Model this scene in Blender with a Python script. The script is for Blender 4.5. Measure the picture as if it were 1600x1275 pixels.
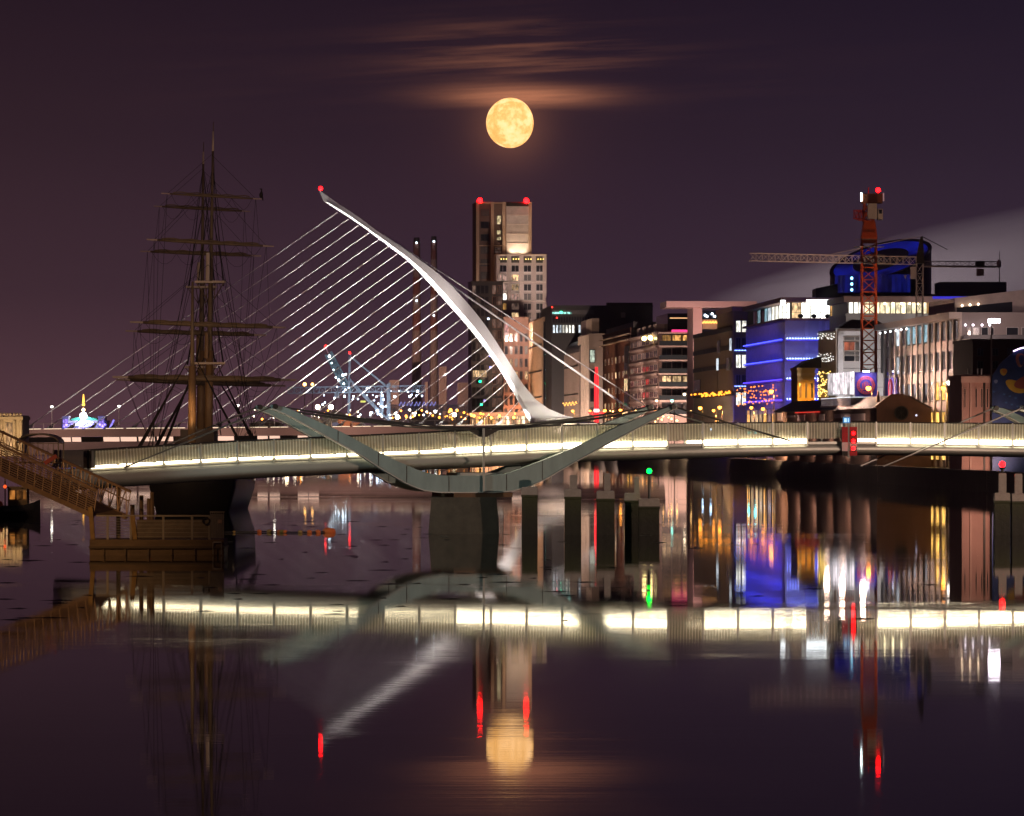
import bpy, math, random
from mathutils import Vector, Matrix
for o in list(bpy.data.objects):
    bpy.data.objects.remove(o)
scene = bpy.context.scene
COL = scene.collection
rnd = random.Random(7)
# ------------------------------------------------------------------ camera
CAM_H = 6.6            # eye height above the river
F = 6700.0             # focal length in picture widths of 1600
X0, Y0 = 800.0, 678.0  # where the horizon crosses the picture's middle
cam_data = bpy.data.cameras.new('camera')
cam = bpy.data.objects.new('camera', cam_data)
COL.objects.link(cam)
cam.location = (0, 0, CAM_H)
cam.rotation_euler = (math.radians(90), 0, 0)
cam_data.sensor_width = 36
cam_data.lens = 36 * F / 1600
cam_data.shift_y = (Y0 - 637.5) / 1600
cam_data.clip_start = 1
cam_data.clip_end = 120000
scene.camera = cam


def P(px, py, D):
    return Vector(((px - X0) / F * D, D, CAM_H - (py - Y0) * D / F))


# ------------------------------------------------------------------ night sky
MOON_U, MOON_V = (797.5 - X0) / F, (Y0 - 192) / F
world = bpy.data.worlds.new('World')
scene.world = world
world.use_nodes = True
wt = world.node_tree
wt.nodes.clear()


def wn(t, **kw):
    n = wt.nodes.new(t)
    for k, v in kw.items():
        setattr(n, k, v)
    return n


def wmath(op, a, b=None, c=None):
    n = wn('ShaderNodeMath', operation=op)
    for i, v in enumerate((a, b, c)):
        if v is None:
            continue
        if isinstance(v, (int, float)):
            n.inputs[i].default_value = v
        else:
            wt.links.new(v, n.inputs[i])
    return n.outputs[0]


tc = wn('ShaderNodeTexCoord')
sep = wn('ShaderNodeSeparateXYZ')
wt.links.new(tc.outputs['Generated'], sep.inputs[0])
dx, dy, dz = sep.outputs
ysafe = wmath('MAXIMUM', dy, 0.02)
U = wmath('DIVIDE', dx, ysafe)
V = wmath('DIVIDE', dz, ysafe)


def gauss(x, c, s):
    d = wmath('DIVIDE', wmath('SUBTRACT', x, c), s)
    return wmath('POWER', 2.71828, wmath('MULTIPLY', wmath('MULTIPLY', d, d), -1.0))


ramp = wn('ShaderNodeValToRGB')
el = ramp.color_ramp.elements
el[0].position = 0.0
el[0].color = (0.112, 0.056, 0.079, 1)
el[1].position = 1.0
el[1].color = (0.0135, 0.0075, 0.0155, 1)
e = el.new(0.30); e.color = (0.052, 0.0265, 0.0435, 1)
e = el.new(0.62); e.color = (0.0285, 0.0152, 0.0255, 1)
zz = wmath('MULTIPLY', wmath('ABSOLUTE', dz), 9.0)
wt.links.new(zz, ramp.inputs[0])
# thin cloud veils round the moon, combed out sideways
comb = wn('ShaderNodeCombineXYZ')
wt.links.new(wmath('MULTIPLY', U, 16.0), comb.inputs[0])
wt.links.new(wmath('MULTIPLY', wmath('ADD', V, wmath('MULTIPLY', U, -0.05)), 330.0), comb.inputs[1])
ns = wn('ShaderNodeTexNoise')
ns.inputs['Scale'].default_value = 1.0
ns.inputs['Detail'].default_value = 5
ns.inputs['Roughness'].default_value = 0.55
wt.links.new(comb.outputs[0], ns.inputs['Vector'])
comb2 = wn('ShaderNodeCombineXYZ')
wt.links.new(wmath('MULTIPLY', U, 60.0), comb2.inputs[0])
wt.links.new(wmath('MULTIPLY', wmath('ADD', V, wmath('MULTIPLY', U, -0.04)), 1500.0), comb2.inputs[1])
ns2 = wn('ShaderNodeTexNoise')
ns2.inputs['Scale'].default_value = 1.0
ns2.inputs['Detail'].default_value = 4
wt.links.new(comb2.outputs[0], ns2.inputs['Vector'])
mr = wn('ShaderNodeMapRange')
mr.interpolation_type = 'SMOOTHSTEP'
mr.inputs[1].default_value = 0.40
mr.inputs[2].default_value = 0.70
wt.links.new(ns.outputs[0], mr.inputs[0])
veil = wmath('MULTIPLY', mr.outputs[0], wmath('ADD', 0.45, wmath('MULTIPLY', ns2.outputs[0], 1.0)))
front = wmath('GREATER_THAN', dy, 0.05)
bandA = wmath('MULTIPLY', gauss(U, MOON_U + 0.003, 0.0165), gauss(V, 0.0787, 0.0021))
edge = wn('ShaderNodeMapRange'); edge.interpolation_type = 'SMOOTHSTEP'
edge.inputs[1].default_value = 0.0753; edge.inputs[2].default_value = 0.0766
wt.links.new(wmath('ADD', V, wmath('MULTIPLY', wmath('ABSOLUTE', U), 0.03)), edge.inputs[0])
bandA = wmath('MULTIPLY', wmath('MULTIPLY', bandA, edge.outputs[0]), wmath('ADD', 0.35, wmath('MULTIPLY', ns2.outputs[0], 1.0)))
bandB = wmath('MULTIPLY', wmath('MULTIPLY', gauss(U, MOON_U + 0.002, 0.022), gauss(V, 0.0885, 0.0065)), veil)
bandC = wmath('MULTIPLY', gauss(U, MOON_U, 0.085), wmath('MULTIPLY', gauss(V, 0.084, 0.010), veil))
rr = wmath('ADD', wmath('POWER', wmath('SUBTRACT', U, MOON_U), 2.0), wmath('POWER', wmath('SUBTRACT', V, MOON_V - 0.0008), 2.0))
halo = wmath('POWER', 2.71828, wmath('MULTIPLY', rr, -1.0 / (0.0078 ** 2)))
halo2 = wmath('POWER', 2.71828, wmath('MULTIPLY', rr, -1.0 / (0.021 ** 2)))
tot = wmath('ADD', wmath('MULTIPLY', bandA, 0.52), wmath('ADD', wmath('MULTIPLY', bandB, 0.22), wmath('MULTIPLY', bandC, 0.010)))
tot = wmath('ADD', tot, wmath('ADD', wmath('MULTIPLY', halo, 0.15), wmath('MULTIPLY', halo2, 0.02)))
tot = wmath('MULTIPLY', tot, front)
cl = wn('ShaderNodeMix', data_type='RGBA', blend_type='ADD')
cl.inputs[0].default_value = 1.0
# the town's glow is pinker to the left, the sky bluer to the right
tint = wn('ShaderNodeMix', data_type='RGBA')
tint.clamp_factor = True
tint.inputs[6].default_value = (1.18, 1.03, .93, 1)
tint.inputs[7].default_value = (.86, .92, 1.12, 1)
wt.links.new(wmath('ADD', wmath('MULTIPLY', dx, 4.2), 0.5), tint.inputs[0])
tm = wn('ShaderNodeMix', data_type='RGBA', blend_type='MULTIPLY')
tm.inputs[0].default_value = 1.0
wt.links.new(ramp.outputs[0], tm.inputs[6])
wt.links.new(tint.outputs[2], tm.inputs[7])
wt.links.new(tm.outputs[2], cl.inputs[6])
glow = wn('ShaderNodeVectorMath', operation='SCALE')
glow.inputs[0].default_value = (1.0, 0.36, 0.16)
wt.links.new(tot, glow.inputs['Scale'])
wt.links.new(glow.outputs[0], cl.inputs[7])
bg = wn('ShaderNodeBackground')
bg.inputs[1].default_value = 1.0
wt.links.new(cl.outputs[2], bg.inputs[0])
wo = wn('ShaderNodeOutputWorld')
wt.links.new(bg.outputs[0], wo.inputs[0])
# moonlight: one faint sun lamp from the moon's direction
sd = bpy.data.lights.new('moonlight', 'SUN')
sd.energy = 0.012
sd.angle = math.radians(0.55)
sd.color = (1.0, 0.72, 0.45)
sun = bpy.data.objects.new('moonlight', sd)
COL.objects.link(sun)
md = Vector((MOON_U, 1, MOON_V)).normalized()
sun.rotation_euler = md.to_track_quat('Z', 'Y').to_euler()
# ------------------------------------------------------------------ exposure
vs = scene.view_settings
vs.view_transform = 'Standard'
vs.look = 'None'
vs.exposure = 0
vs.gamma = 1
scene.cycles.use_denoising = True
scene.cycles.use_light_tree = True
scene.cycles.max_bounces = 4
scene.cycles.diffuse_bounces = 2
scene.cycles.glossy_bounces = 3
scene.cycles.transparent_max_bounces = 8
scene.cycles.sample_clamp_indirect = 12
scene.cycles.caustics_reflective = False
scene.cycles.caustics_refractive = False
# ------------------------------------------------------------------ materials
MATS = {}


def _tree(name):
    m = bpy.data.materials.new(name)
    m.use_nodes = True
    return m, m.node_tree, m.node_tree.nodes['Principled BSDF']


def pm(name, col=(.5, .5, .5), rough=.6, metal=0., var=.2, scale=.8, bump=0., stretch=(1, 1, 1)):
    if name in MATS:
        return MATS[name]
    m, t, b = _tree(name)
    b.inputs['Roughness'].default_value = rough
    b.inputs['Metallic'].default_value = metal
    b.inputs['Base Color'].default_value = (*col, 1)
    m.diffuse_color = (*col, 1)
    if var:
        tcn = t.nodes.new('ShaderNodeTexCoord')
        mp = t.nodes.new('ShaderNodeMapping')
        mp.inputs['Scale'].default_value = stretch
        t.links.new(tcn.outputs['Object'], mp.inputs[0])
        n = t.nodes.new('ShaderNodeTexNoise')
        n.inputs['Scale'].default_value = scale
        n.inputs['Detail'].default_value = 6
        n.inputs['Roughness'].default_value = .65
        t.links.new(mp.outputs[0], n.inputs['Vector'])
        mx = t.nodes.new('ShaderNodeMix')
        mx.data_type = 'RGBA'
        mx.inputs[6].default_value = (*[c * (1 - 1.6 * var) for c in col], 1)
        mx.inputs[7].default_value = (*[min(1, c * (1 + 1.6 * var)) for c in col], 1)
        t.links.new(n.outputs[0], mx.inputs[0])
        t.links.new(mx.outputs[2], b.inputs['Base Color'])
        if bump:
            bp = t.nodes.new('ShaderNodeBump')
            bp.inputs['Strength'].default_value = bump
            bp.inputs['Distance'].default_value = .05
            t.links.new(n.outputs[0], bp.inputs['Height'])
            t.links.new(bp.outputs[0], b.inputs['Normal'])
    MATS[name] = m
    return m


def em(name, col, strength):
    if name in MATS:
        return MATS[name]
    m, t, b = _tree(name)
    b.inputs['Base Color'].default_value = (*[c * .5 for c in col], 1)
    b.inputs['Emission Color'].default_value = (*col, 1)
    b.inputs['Emission Strength'].default_value = strength
    MATS[name] = m
    return m


def lit(name, col, strength, contrast=.8, scale=1.2):
    """a lit room behind glass: curtains, furniture and lamps break up the light"""
    if name in MATS:
        return MATS[name]
    m, t, b = _tree(name)
    b.inputs['Base Color'].default_value = (.03, .03, .035, 1)
    b.inputs['Roughness'].default_value = .1
    tcn = t.nodes.new('ShaderNodeTexCoord')
    oi = t.nodes.new('ShaderNodeObjectInfo')
    ad = t.nodes.new('ShaderNodeVectorMath')
    ad.operation = 'ADD'
    sc = t.nodes.new('ShaderNodeVectorMath')
    sc.operation = 'SCALE'
    sc.inputs[0].default_value = (37, 91, 53)
    t.links.new(oi.outputs['Random'], sc.inputs['Scale'])
    mp = t.nodes.new('ShaderNodeMapping')
    mp.inputs['Scale'].default_value = (1.5, 1.5, .7)
    t.links.new(tcn.outputs['Object'], mp.inputs[0])
    t.links.new(mp.outputs[0], ad.inputs[0])
    t.links.new(sc.outputs[0], ad.inputs[1])
    n = t.nodes.new('ShaderNodeTexNoise')
    n.inputs['Scale'].default_value = scale
    n.inputs['Detail'].default_value = 5
    t.links.new(ad.outputs[0], n.inputs['Vector'])
    mr_ = t.nodes.new('ShaderNodeMapRange')
    mr_.inputs[1].default_value = .35
    mr_.inputs[2].default_value = .68
    mr_.inputs[3].default_value = strength * (1 - contrast)
    mr_.inputs[4].default_value = strength * (1 + contrast)
    t.links.new(n.outputs[0], mr_.inputs[0])
    r2 = t.nodes.new('ShaderNodeMapRange')
    r2.inputs[3].default_value = .35
    r2.inputs[4].default_value = 1.3
    t.links.new(oi.outputs['Random'], r2.inputs[0])
    mu = t.nodes.new('ShaderNodeMath')
    mu.operation = 'MULTIPLY'
    t.links.new(mr_.outputs[0], mu.inputs[0])
    t.links.new(r2.outputs[0], mu.inputs[1])
    b.inputs['Emission Color'].default_value = (*col, 1)
    t.links.new(mu.outputs[0], b.inputs['Emission Strength'])
    MATS[name] = m
    return m


# ------------------------------------------------------------------ mesh helpers
class MB:
    def __init__(s):
        s.v, s.f = [], []

    def add(s, vs_, fs_):
        k = len(s.v)
        s.v += [tuple(v) for v in vs_]
        s.f += [tuple(i + k for i in f) for f in fs_]
        return s

    def box(s, x0, x1, y0, y1, z0, z1):
        return s.add([(x0, y0, z0), (x1, y0, z0), (x1, y1, z0), (x0, y1, z0), (x0, y0, z1), (x1, y0, z1), (x1, y1, z1), (x0, y1, z1)],
                     [(3, 2, 1, 0), (4, 5, 6, 7), (0, 1, 5, 4), (1, 2, 6, 5), (2, 3, 7, 6), (3, 0, 4, 7)])

    def loft(s, loops, cap=True, close=False):
        n = len(loops[0])
        vs_, fs_ = [], []
        for lp in loops:
            vs_ += list(lp)
        m = len(loops)
        for i in range(m if close else m - 1):
            for j in range(n):
                a, b_ = i * n + j, i * n + (j + 1) % n
                c, d = ((i + 1) % m) * n + (j + 1) % n, ((i + 1) % m) * n + j
                fs_.append((a, b_, c, d))
        if cap and not close:
            fs_.append(tuple(range(n - 1, -1, -1)))
            fs_.append(tuple(range((m - 1) * n, m * n)))
        return s.add(vs_, fs_)

    def prism(s, poly, y0, y1):
        """polygon in x,z extruded along y"""
        return s.loft([[(x, y0, z) for x, z in poly], [(x, y1, z) for x, z in poly]])

    def prism_z(s, poly, z0, z1):
        return s.loft([[(x, y, z0) for x, y in poly], [(x, y, z1) for x, y in poly]])

    def tube(s, pts, r, n=6, cap=True):
        pts = [Vector(p) for p in pts]
        rs = r if isinstance(r, (list, tuple)) else [r] * len(pts)
        loops = []
        for i, p in enumerate(pts):
            t = (pts[min(i + 1, len(pts) - 1)] - pts[max(i - 1, 0)]).normalized()
            up = Vector((0, 0, 1)) if abs(t.z) < .95 else Vector((0, 1, 0))
            a = t.cross(up).normalized()
            b_ = a.cross(t)
            loops.append([p + (a * math.cos(2 * math.pi * k / n) + b_ * math.sin(2 * math.pi * k / n)) * rs[i] for k in range(n)])
        return s.loft(loops, cap)

    def bar(s, p, q, w, h=None):
        h = h or w
        p, q = Vector(p), Vector(q)
        t = (q - p).normalized()
        up = Vector((0, 0, 1)) if abs(t.z) < .95 else Vector((0, 1, 0))
        a = t.cross(up).normalized() * (w / 2)
        b_ = a.cross(t).normalized() * (h / 2)
        return s.loft([[p - a - b_, p + a - b_, p + a + b_, p - a + b_], [q - a - b_, q + a - b_, q + a + b_, q - a + b_]])

    def sphere(s, c, r, n=10, m=6, sc=(1, 1, 1)):
        c = Vector(c)
        vs_ = [c + Vector((0, 0, -r * sc[2]))]
        for i in range(1, m):
            ph = -math.pi / 2 + math.pi * i / m
            for j in range(n):
                th = 2 * math.pi * j / n
                vs_.append(c + Vector((r * sc[0] * math.cos(ph) * math.cos(th), r * sc[1] * math.cos(ph) * math.sin(th), r * sc[2] * math.sin(ph))))
        vs_.append(c + Vector((0, 0, r * sc[2])))
        fs_ = [(0, 1 + (j + 1) % n, 1 + j) for j in range(n)]
        for i in range(m - 2):
            for j in range(n):
                a = 1 + i * n + j
                b_ = 1 + i * n + (j + 1) % n
                fs_.append((a, b_, b_ + n, a + n))
        L = len(vs_) - 1
        k = 1 + (m - 2) * n
        fs_ += [(k + j, k + (j + 1) % n, L) for j in range(n)]
        return s.add(vs_, fs_)

    def ring(s, c, r, t, n=24, axis='y', k=4):
        """torus in the x,z plane"""
        c = Vector(c)
        loops = []
        for i in range(n):
            a = 2 * math.pi * i / n
            d = Vector((math.cos(a), 0, math.sin(a))) if axis == 'y' else (Vector((0, math.cos(a), math.sin(a))) if axis == 'x' else Vector((math.cos(a), math.sin(a), 0)))
            e_ = Vector((0, 1, 0)) if axis == 'y' else (Vector((1, 0, 0)) if axis == 'x' else Vector((0, 0, 1)))
            loops.append([c + d * (r + t * math.cos(2 * math.pi * q / k + .785)) + e_ * t * math.sin(2 * math.pi * q / k + .785) for q in range(k)])
        return s.loft(loops, close=True)

    def lattice(s, p, q, w, h, n, r, up=Vector((0, 0, 1)), diag=True):
        """square truss from p to q with n bays"""
        p, q = Vector(p), Vector(q)
        t = (q - p).normalized()
        a = t.cross(up).normalized() * (w / 2)
        b_ = a.cross(t).normalized() * (h / 2)
        cs = [(-1, -1), (1, -1), (1, 1), (-1, 1)]
        node = lambda i, c: p + (q - p) * (i / n) + a * c[0] + b_ * c[1]
        for c in cs:
            s.bar(node(0, c), node(n, c), 2 * r, 2 * r)
        for i in range(n):
            for k in range(4):
                c, d = cs[k], cs[(k + 1) % 4]
                s.bar(node(i, c), node(i, d), r * 1.2)
                if diag:
                    if i % 2:
                        c, d = d, c
                    s.bar(node(i, c), node(i + 1, d), r * 1.2)
        return s

    def mesh(s, name):
        me = bpy.data.meshes.new(name)
        me.from_pydata(s.v, [], s.f)
        me.validate()
        return me

    def build(s, name, mat, parent=None, smooth=False):
        me = s.mesh(name)
        me.materials.append(mat)
        if smooth:
            for p in me.polygons:
                p.use_smooth = True
        o = bpy.data.objects.new(name, me)
        COL.objects.link(o)
        o.parent = parent
        return o


def tag(o, label, cat, group=None, kind=None):
    if label:
        o['label'] = label
    if cat:
        o['category'] = cat
    if group:
        o['group'] = group
    if kind:
        o['kind'] = kind
    return o


def thing(name, label, cat, loc=(0, 0, 0), rz=0., group=None):
    o = bpy.data.objects.new(name, None)
    COL.objects.link(o)
    o.location = loc
    o.rotation_euler = (0, 0, rz)
    o.empty_display_size = .5
    return tag(o, label, cat, group)


def inst(name, me, mat, parent, loc=(0, 0, 0), rot=(0, 0, 0)):
    o = bpy.data.objects.new(name, me)
    COL.objects.link(o)
    if not me.materials:
        me.materials.append(None)
    o.material_slots[0].link = 'OBJECT'
    o.material_slots[0].material = mat
    o.parent = parent
    o.location = loc
    o.rotation_euler = rot
    return o


def copy_tree(o, parent=None):
    c = o.copy()
    COL.objects.link(c)
    c.parent = parent
    for ch in list(o.children):
        copy_tree(ch, c)
    return c


def spot(name, loc, target, power, col, angle=60, blend=.6, parent=None, size=.4):
    d = bpy.data.lights.new(name, 'SPOT')
    d.energy = power
    d.color = col
    d.spot_size = math.radians(angle)
    d.spot_blend = blend
    d.shadow_soft_size = size
    o = bpy.data.objects.new(name, d)
    COL.objects.link(o)
    loc, target = Vector(loc), Vector(target)
    o.rotation_euler = (target - loc).to_track_quat('-Z', 'Y').to_euler()
    o.location = loc
    o.parent = parent
    return o


def interp(tab, x):
    if x <= tab[0][0]:
        return tab[0][1]
    for (a, b_), (c, d) in zip(tab, tab[1:]):
        if x <= c:
            return b_ + (d - b_) * (x - a) / (c - a)
    return tab[-1][1]


GZ = 2.4      # street level of the quays above the water


def quay_x(D):
    return 84 - .062 * D


# ------------------------------------------------------------------ river and ground
def water_material():
    m, t, b = _tree('river water')
    b.inputs['Base Color'].default_value = (.004, .0045, .006, 1)
    b.inputs['IOR'].default_value = 1.333
    tcn = t.nodes.new('ShaderNodeTexCoord')

    def noise(sx, sy, detail, sc=1.):
        mp = t.nodes.new('ShaderNodeMapping')
        mp.inputs['Scale'].default_value = (sx, sy, 1)
        t.links.new(tcn.outputs['Object'], mp.inputs[0])
        n = t.nodes.new('ShaderNodeTexNoise')
        n.inputs['Scale'].default_value = sc
        n.inputs['Detail'].default_value = detail
        t.links.new(mp.outputs[0], n.inputs['Vector'])
        return n.outputs[0]
    big = noise(.02, .012, 3)
    mr_ = t.nodes.new('ShaderNodeMapRange')
    mr_.interpolation_type = 'SMOOTHSTEP'
    mr_.inputs[1].default_value = .42
    mr_.inputs[2].default_value = .62
    mr_.inputs[3].default_value = .017
    mr_.inputs[4].default_value = .033
    t.links.new(big, mr_.inputs[0])
    t.links.new(mr_.outputs[0], b.inputs['Roughness'])
    rip = noise(.32, 2.0, 4)
    swell = noise(.12, .2, 2)
    # cat's paws: patches where the breeze wrinkles the surface
    patch = noise(.035, .05, 3)
    pr = t.nodes.new('ShaderNodeMapRange')
    pr.interpolation_type = 'SMOOTHSTEP'
    pr.inputs[1].default_value = .53
    pr.inputs[2].default_value = .70
    pr.inputs[3].default_value = 1.0
    pr.inputs[4].default_value = 6.0
    t.links.new(patch, pr.inputs[0])
    rm_ = t.nodes.new('ShaderNodeMath')
    rm_.operation = 'MULTIPLY'
    t.links.new(rip, rm_.inputs[0])
    t.links.new(pr.outputs[0], rm_.inputs[1])
    add = t.nodes.new('ShaderNodeMath')
    add.operation = 'MULTIPLY_ADD'
    t.links.new(swell, add.inputs[0])
    add.inputs[1].default_value = 2.5
    t.links.new(rm_.outputs[0], add.inputs[2])
    bp = t.nodes.new('ShaderNodeBump')
    bp.inputs['Strength'].default_value = 1.0
    bp.inputs['Distance'].default_value = .00065
    t.links.new(add.outputs[0], bp.inputs['Height'])
    t.links.new(bp.outputs[0], b.inputs['Normal'])
    return m


w = MB().add([(-5900, -180, 0), (5900, -180, 0), (5900, 6500, 0), (-5900, 6500, 0)], [(0, 1, 2, 3)])
tag(w.build('river_water', water_material()), None, None, kind='structure')
M_STONE = pm('quay stone', (.10, .085, .075), .8, var=.35, scale=.6, bump=.6)
M_PAVE = pm('paving', (.16, .15, .14), .8, var=.2, scale=.3)
# south bank slab: quay edge recedes to the left
q = MB()
e0, e1 = 150, 1660
q.prism_z([(quay_x(e0), e0), (5800, e0), (5800, e1), (-19, e1), (-19, 1236), (quay_x(1228), 1228)], -2, GZ - .25)
tag(q.build('quay_ground', pm('quay ground', (.13, .12, .11), .8)), None, None, kind='structure')
q = MB().prism_z([(quay_x(e0) - .3, e0), (quay_x(e0) + 1.2, e0), (quay_x(1228) + 1.2, 1228), (quay_x(1228) - .3, 1228)], -2, GZ)
tag(q.build('quay_edge', M_STONE), None, None, kind='structure')
# north bank: its edge runs almost straight at the lens
nb = lambda D: -.1202 * D - .3
q = MB().prism_z([(-5800, 20), (nb(20), 20), (nb(1400), 1400), (-5800, 1400)], -2, 4.2)
tag(q.build('quay_ground_north', pm('north quay stone', (.055, .05, .048), .85, var=.4, scale=.8, bump=.6)), None, None, kind='structure')
# the port across the mouth of the river
q = MB().prism_z([(-5850, 1900), (5850, 1900), (5850, 6450), (-5850, 6450)], -2, 3.0)
tag(q.build('port_ground', pm('port ground', (.08, .075, .075), .9)), None, None, kind='structure')
# ================================================================== footbridge
TH = math.atan(.22)
CT, ST = math.cos(TH), math.sin(TH)
FD = 287.0
FX = (737 - X0) / F * FD
fb = thing('footbridge', 'low pedestrian bridge with glowing balustrade and curved steel cradle across the river', 'bridge', (FX, FD, 0), TH)


def S(px, y=0.):
    k = px - X0
    return (k * (FD + y * CT) - (FX - y * ST) * F) / (CT * F - k * ST)


def Z(px, py, y=0.):
    s = S(px, y)
    D = FD + s * ST + y * CT
    return CAM_H - (py - Y0) * D / F


def L3(px, py, y=0.):
    return Vector((S(px, y), y, Z(px, py, y)))


YN = -2.4
STRIP = [(60, 734), (140, 731), (250, 724.5), (380, 717.5), (500, 713), (690, 705.5), (745, 703.3), (900, 696.5), (1085, 692.5), (1250, 689.7), (1330, 689), (1450, 690), (1600, 692.5), (1750, 697)]
RAIL = [(60, 709), (140, 704), (380, 689), (500, 684), (690, 675), (745, 671.5), (820, 667), (900, 664), (1085, 661), (1330, 659.3), (1600, 662), (1750, 666)]
zs_tab = [(S(p, YN), Z(p, y, YN)) for p, y in STRIP]
zr_tab = [(S(p, YN), Z(p, y, YN)) for p, y in RAIL]
M_STEEL = pm('painted bridge steel', (.42, .41, .36), .38, .25, var=.12, scale=.5)
M_RAIL = pm('dark handrail', (.07, .06, .055), .35, .6, var=.1)
M_BAR = pm('pale balustrade steel', (.82, .77, .62), .45, 0., var=.05)
M_TEAL = pm('grey green cradle paint', (.27, .35, .335), .5, 0., var=.26, scale=1.1, bump=.08, stretch=(1, 1, .3))
M_DARKST = pm('dark steel', (.05, .045, .04), .45, .6)
M_CABLE = pm('cable steel', (.16, .15, .14), .4, .7, var=0)
M_GRANITE = pm('wet pier stone', (.085, .07, .05), .6, var=.4, scale=1.3, bump=.7)
STRIP_R = em('deck light strip', (1., .87, .60), 12)
STRIP_L = em('deck light strip far half', (1., .85, .55), 6.5)


def screen_mat():
    # fine stainless mesh: half open, the wires catch the strip light
    m, t, b = _tree('stainless mesh screen')
    b.inputs['Base Color'].default_value = (.80, .74, .58, 1)
    b.inputs['Roughness'].default_value = .6
    n = t.nodes.new('ShaderNodeTexNoise')
    n.inputs['Scale'].default_value = 1.1
    n.inputs['Detail'].default_value = 3
    oi = t.nodes.new('ShaderNodeTexCoord')
    t.links.new(oi.outputs['Object'], n.inputs['Vector'])
    mr_ = t.nodes.new('ShaderNodeMapRange')
    mr_.inputs[1].default_value = .3
    mr_.inputs[2].default_value = .7
    mr_.inputs[3].default_value = .36
    mr_.inputs[4].default_value = .56
    t.links.new(n.outputs[0], mr_.inputs[0])
    tl = t.nodes.new('ShaderNodeBsdfTranslucent')
    tl.inputs[0].default_value = (.82, .76, .58, 1)
    ad = t.nodes.new('ShaderNodeMixShader')
    ad.inputs[0].default_value = .5
    t.links.new(b.outputs[0], ad.inputs[1])
    t.links.new(tl.outputs[0], ad.inputs[2])
    tr_ = t.nodes.new('ShaderNodeBsdfTransparent')
    mx = t.nodes.new('ShaderNodeMixShader')
    t.links.new(mr_.outputs[0], mx.inputs[0])
    t.links.new(tr_.outputs[0], mx.inputs[1])
    t.links.new(ad.outputs[0], mx.inputs[2])
    t.links.new(mx.outputs[0], t.nodes['Material Output'].inputs[0])
    return m


M_SCREEN = screen_mat()
s0, s1 = S(96, YN), S(1740, YN)
NB = 29
ds = (s1 - S(140, YN)) / NB
sA = S(140, YN)
deck, gird = MB(), MB()
dl, gl = [], []
N = 60
for i in range(N + 1):
    s = s0 + (s1 - s0) * i / N
    z = interp(zs_tab, s)
    dl.append([(s, -2.36, z - .20), (s, 2.4, z - .20), (s, 2.4, z - .04), (s, -2.36, z - .04)])
    dep = interp([(S(140), 1.22), (S(690), .98), (S(1300), .72)], s)
    lp = []
    for k in range(9):
        a = math.pi * k / 8
        lp.append((s, -2.3 * math.cos(a) * (1 + .42 * abs(math.sin(2 * a)) ** 1.2), z - .28 - dep * math.sin(a) ** .8 * .95))
    lp.append((s, 2.3, z - .205))
    lp.append((s, -2.3, z - .205))
    gl.append(lp)
deck.loft(dl).build('deck', M_STEEL, fb)
gird.loft(gl).build('girder', M_STEEL, fb, True)
# one balustrade bay: thin upright bars, instanced along both edges
bar_me = MB()
nb_ = 12
for k in range(nb_):
    x = -ds / 2 + ds * (k + .5) / nb_
    bar_me.box(x - .02, x + .02, -.014, .014, 0, 1)
bar_me = bar_me.mesh('balustrade_panel')
mesh_me = MB().box(-ds / 2 + .06, ds / 2 - .06, -.004, .004, .02, .97).mesh('mesh_screen')
post_me = MB().box(-.05, .05, -.06, .06, -.25, 1.02).mesh('post')
strip_meR = MB().box(-ds / 2 + .11, ds / 2 - .11, -.05, .03, -.13, .16).mesh('light_strip')
strip_meL = MB().box(-ds / 2 + .11, ds / 2 - .11, -.05, .03, -.06, .07).mesh('light_strip')
dark_bays = {16: 0, 20: 0, 21: 0}
for side in (-1, 1):
    y = side * 2.38
    pts = []
    for i in range(NB + 1):
        s = sA + ds * i
        zb = interp(zs_tab, s)
        zt = interp(zr_tab, s)
        pts.append((s, y, zt))
        p = inst('post', post_me, M_STEEL, fb, (s, y, zb))
        p.scale = (1, 1, zt - zb)
        if i < NB:
            sm = s + ds / 2
            zb2, zt2 = interp(zs_tab, sm), interp(zr_tab, sm)
            sl = math.atan2(interp(zs_tab, s + ds) - zb, ds)
            o = inst('balustrade_panel', bar_me, M_BAR, fb, (sm, y, zb2 + .17), (0, -sl, 0))
            o.scale = (1, 1, zt2 - zb2 - .17)
            o = inst('mesh_screen', mesh_me, M_SCREEN, fb, (sm, y - side * .05, zb2 + .17), (0, -sl, 0))
            o.scale = (1, 1, zt2 - zb2 - .17)
            right = s > S(672, YN)
            if i in dark_bays:
                continue
            o = inst('light_strip', strip_meR if right else strip_meL, STRIP_R if right else STRIP_L, fb, (sm, -2.46 if side < 0 else 2.2, zb2), (0, -sl, 0 if side < 0 else math.pi))
            if side > 0:
                o.rotation_euler = (0, -sl, 0)
    pts = [(s0, y, interp(zr_tab, s0))] + pts
    MB().tube(pts, .045, 6).build('handrail', M_RAIL, fb)
    MB().tube([(a, b_, c - .13) for a, b_, c in pts], .018, 4).build('mid_rail', M_STEEL, fb)
# solid end of the deck and its pivot drum by the north landing
s_a, s_b = S(96, -2.6), S(136, -2.6)
MB().box(s_a, s_b, -2.6, 2.6, Z(120, 731, -2.6), Z(120, 703.5, -2.6)).build('end_parapet', pm('end box', (.16, .13, .11), .6), fb)
MB().tube([(s_b + .25, -2.7, Z(134, 731)), (s_b + .25, -2.7, Z(134, 704))], .28, 12).build('pivot_drum', M_DARKST, fb)
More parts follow.
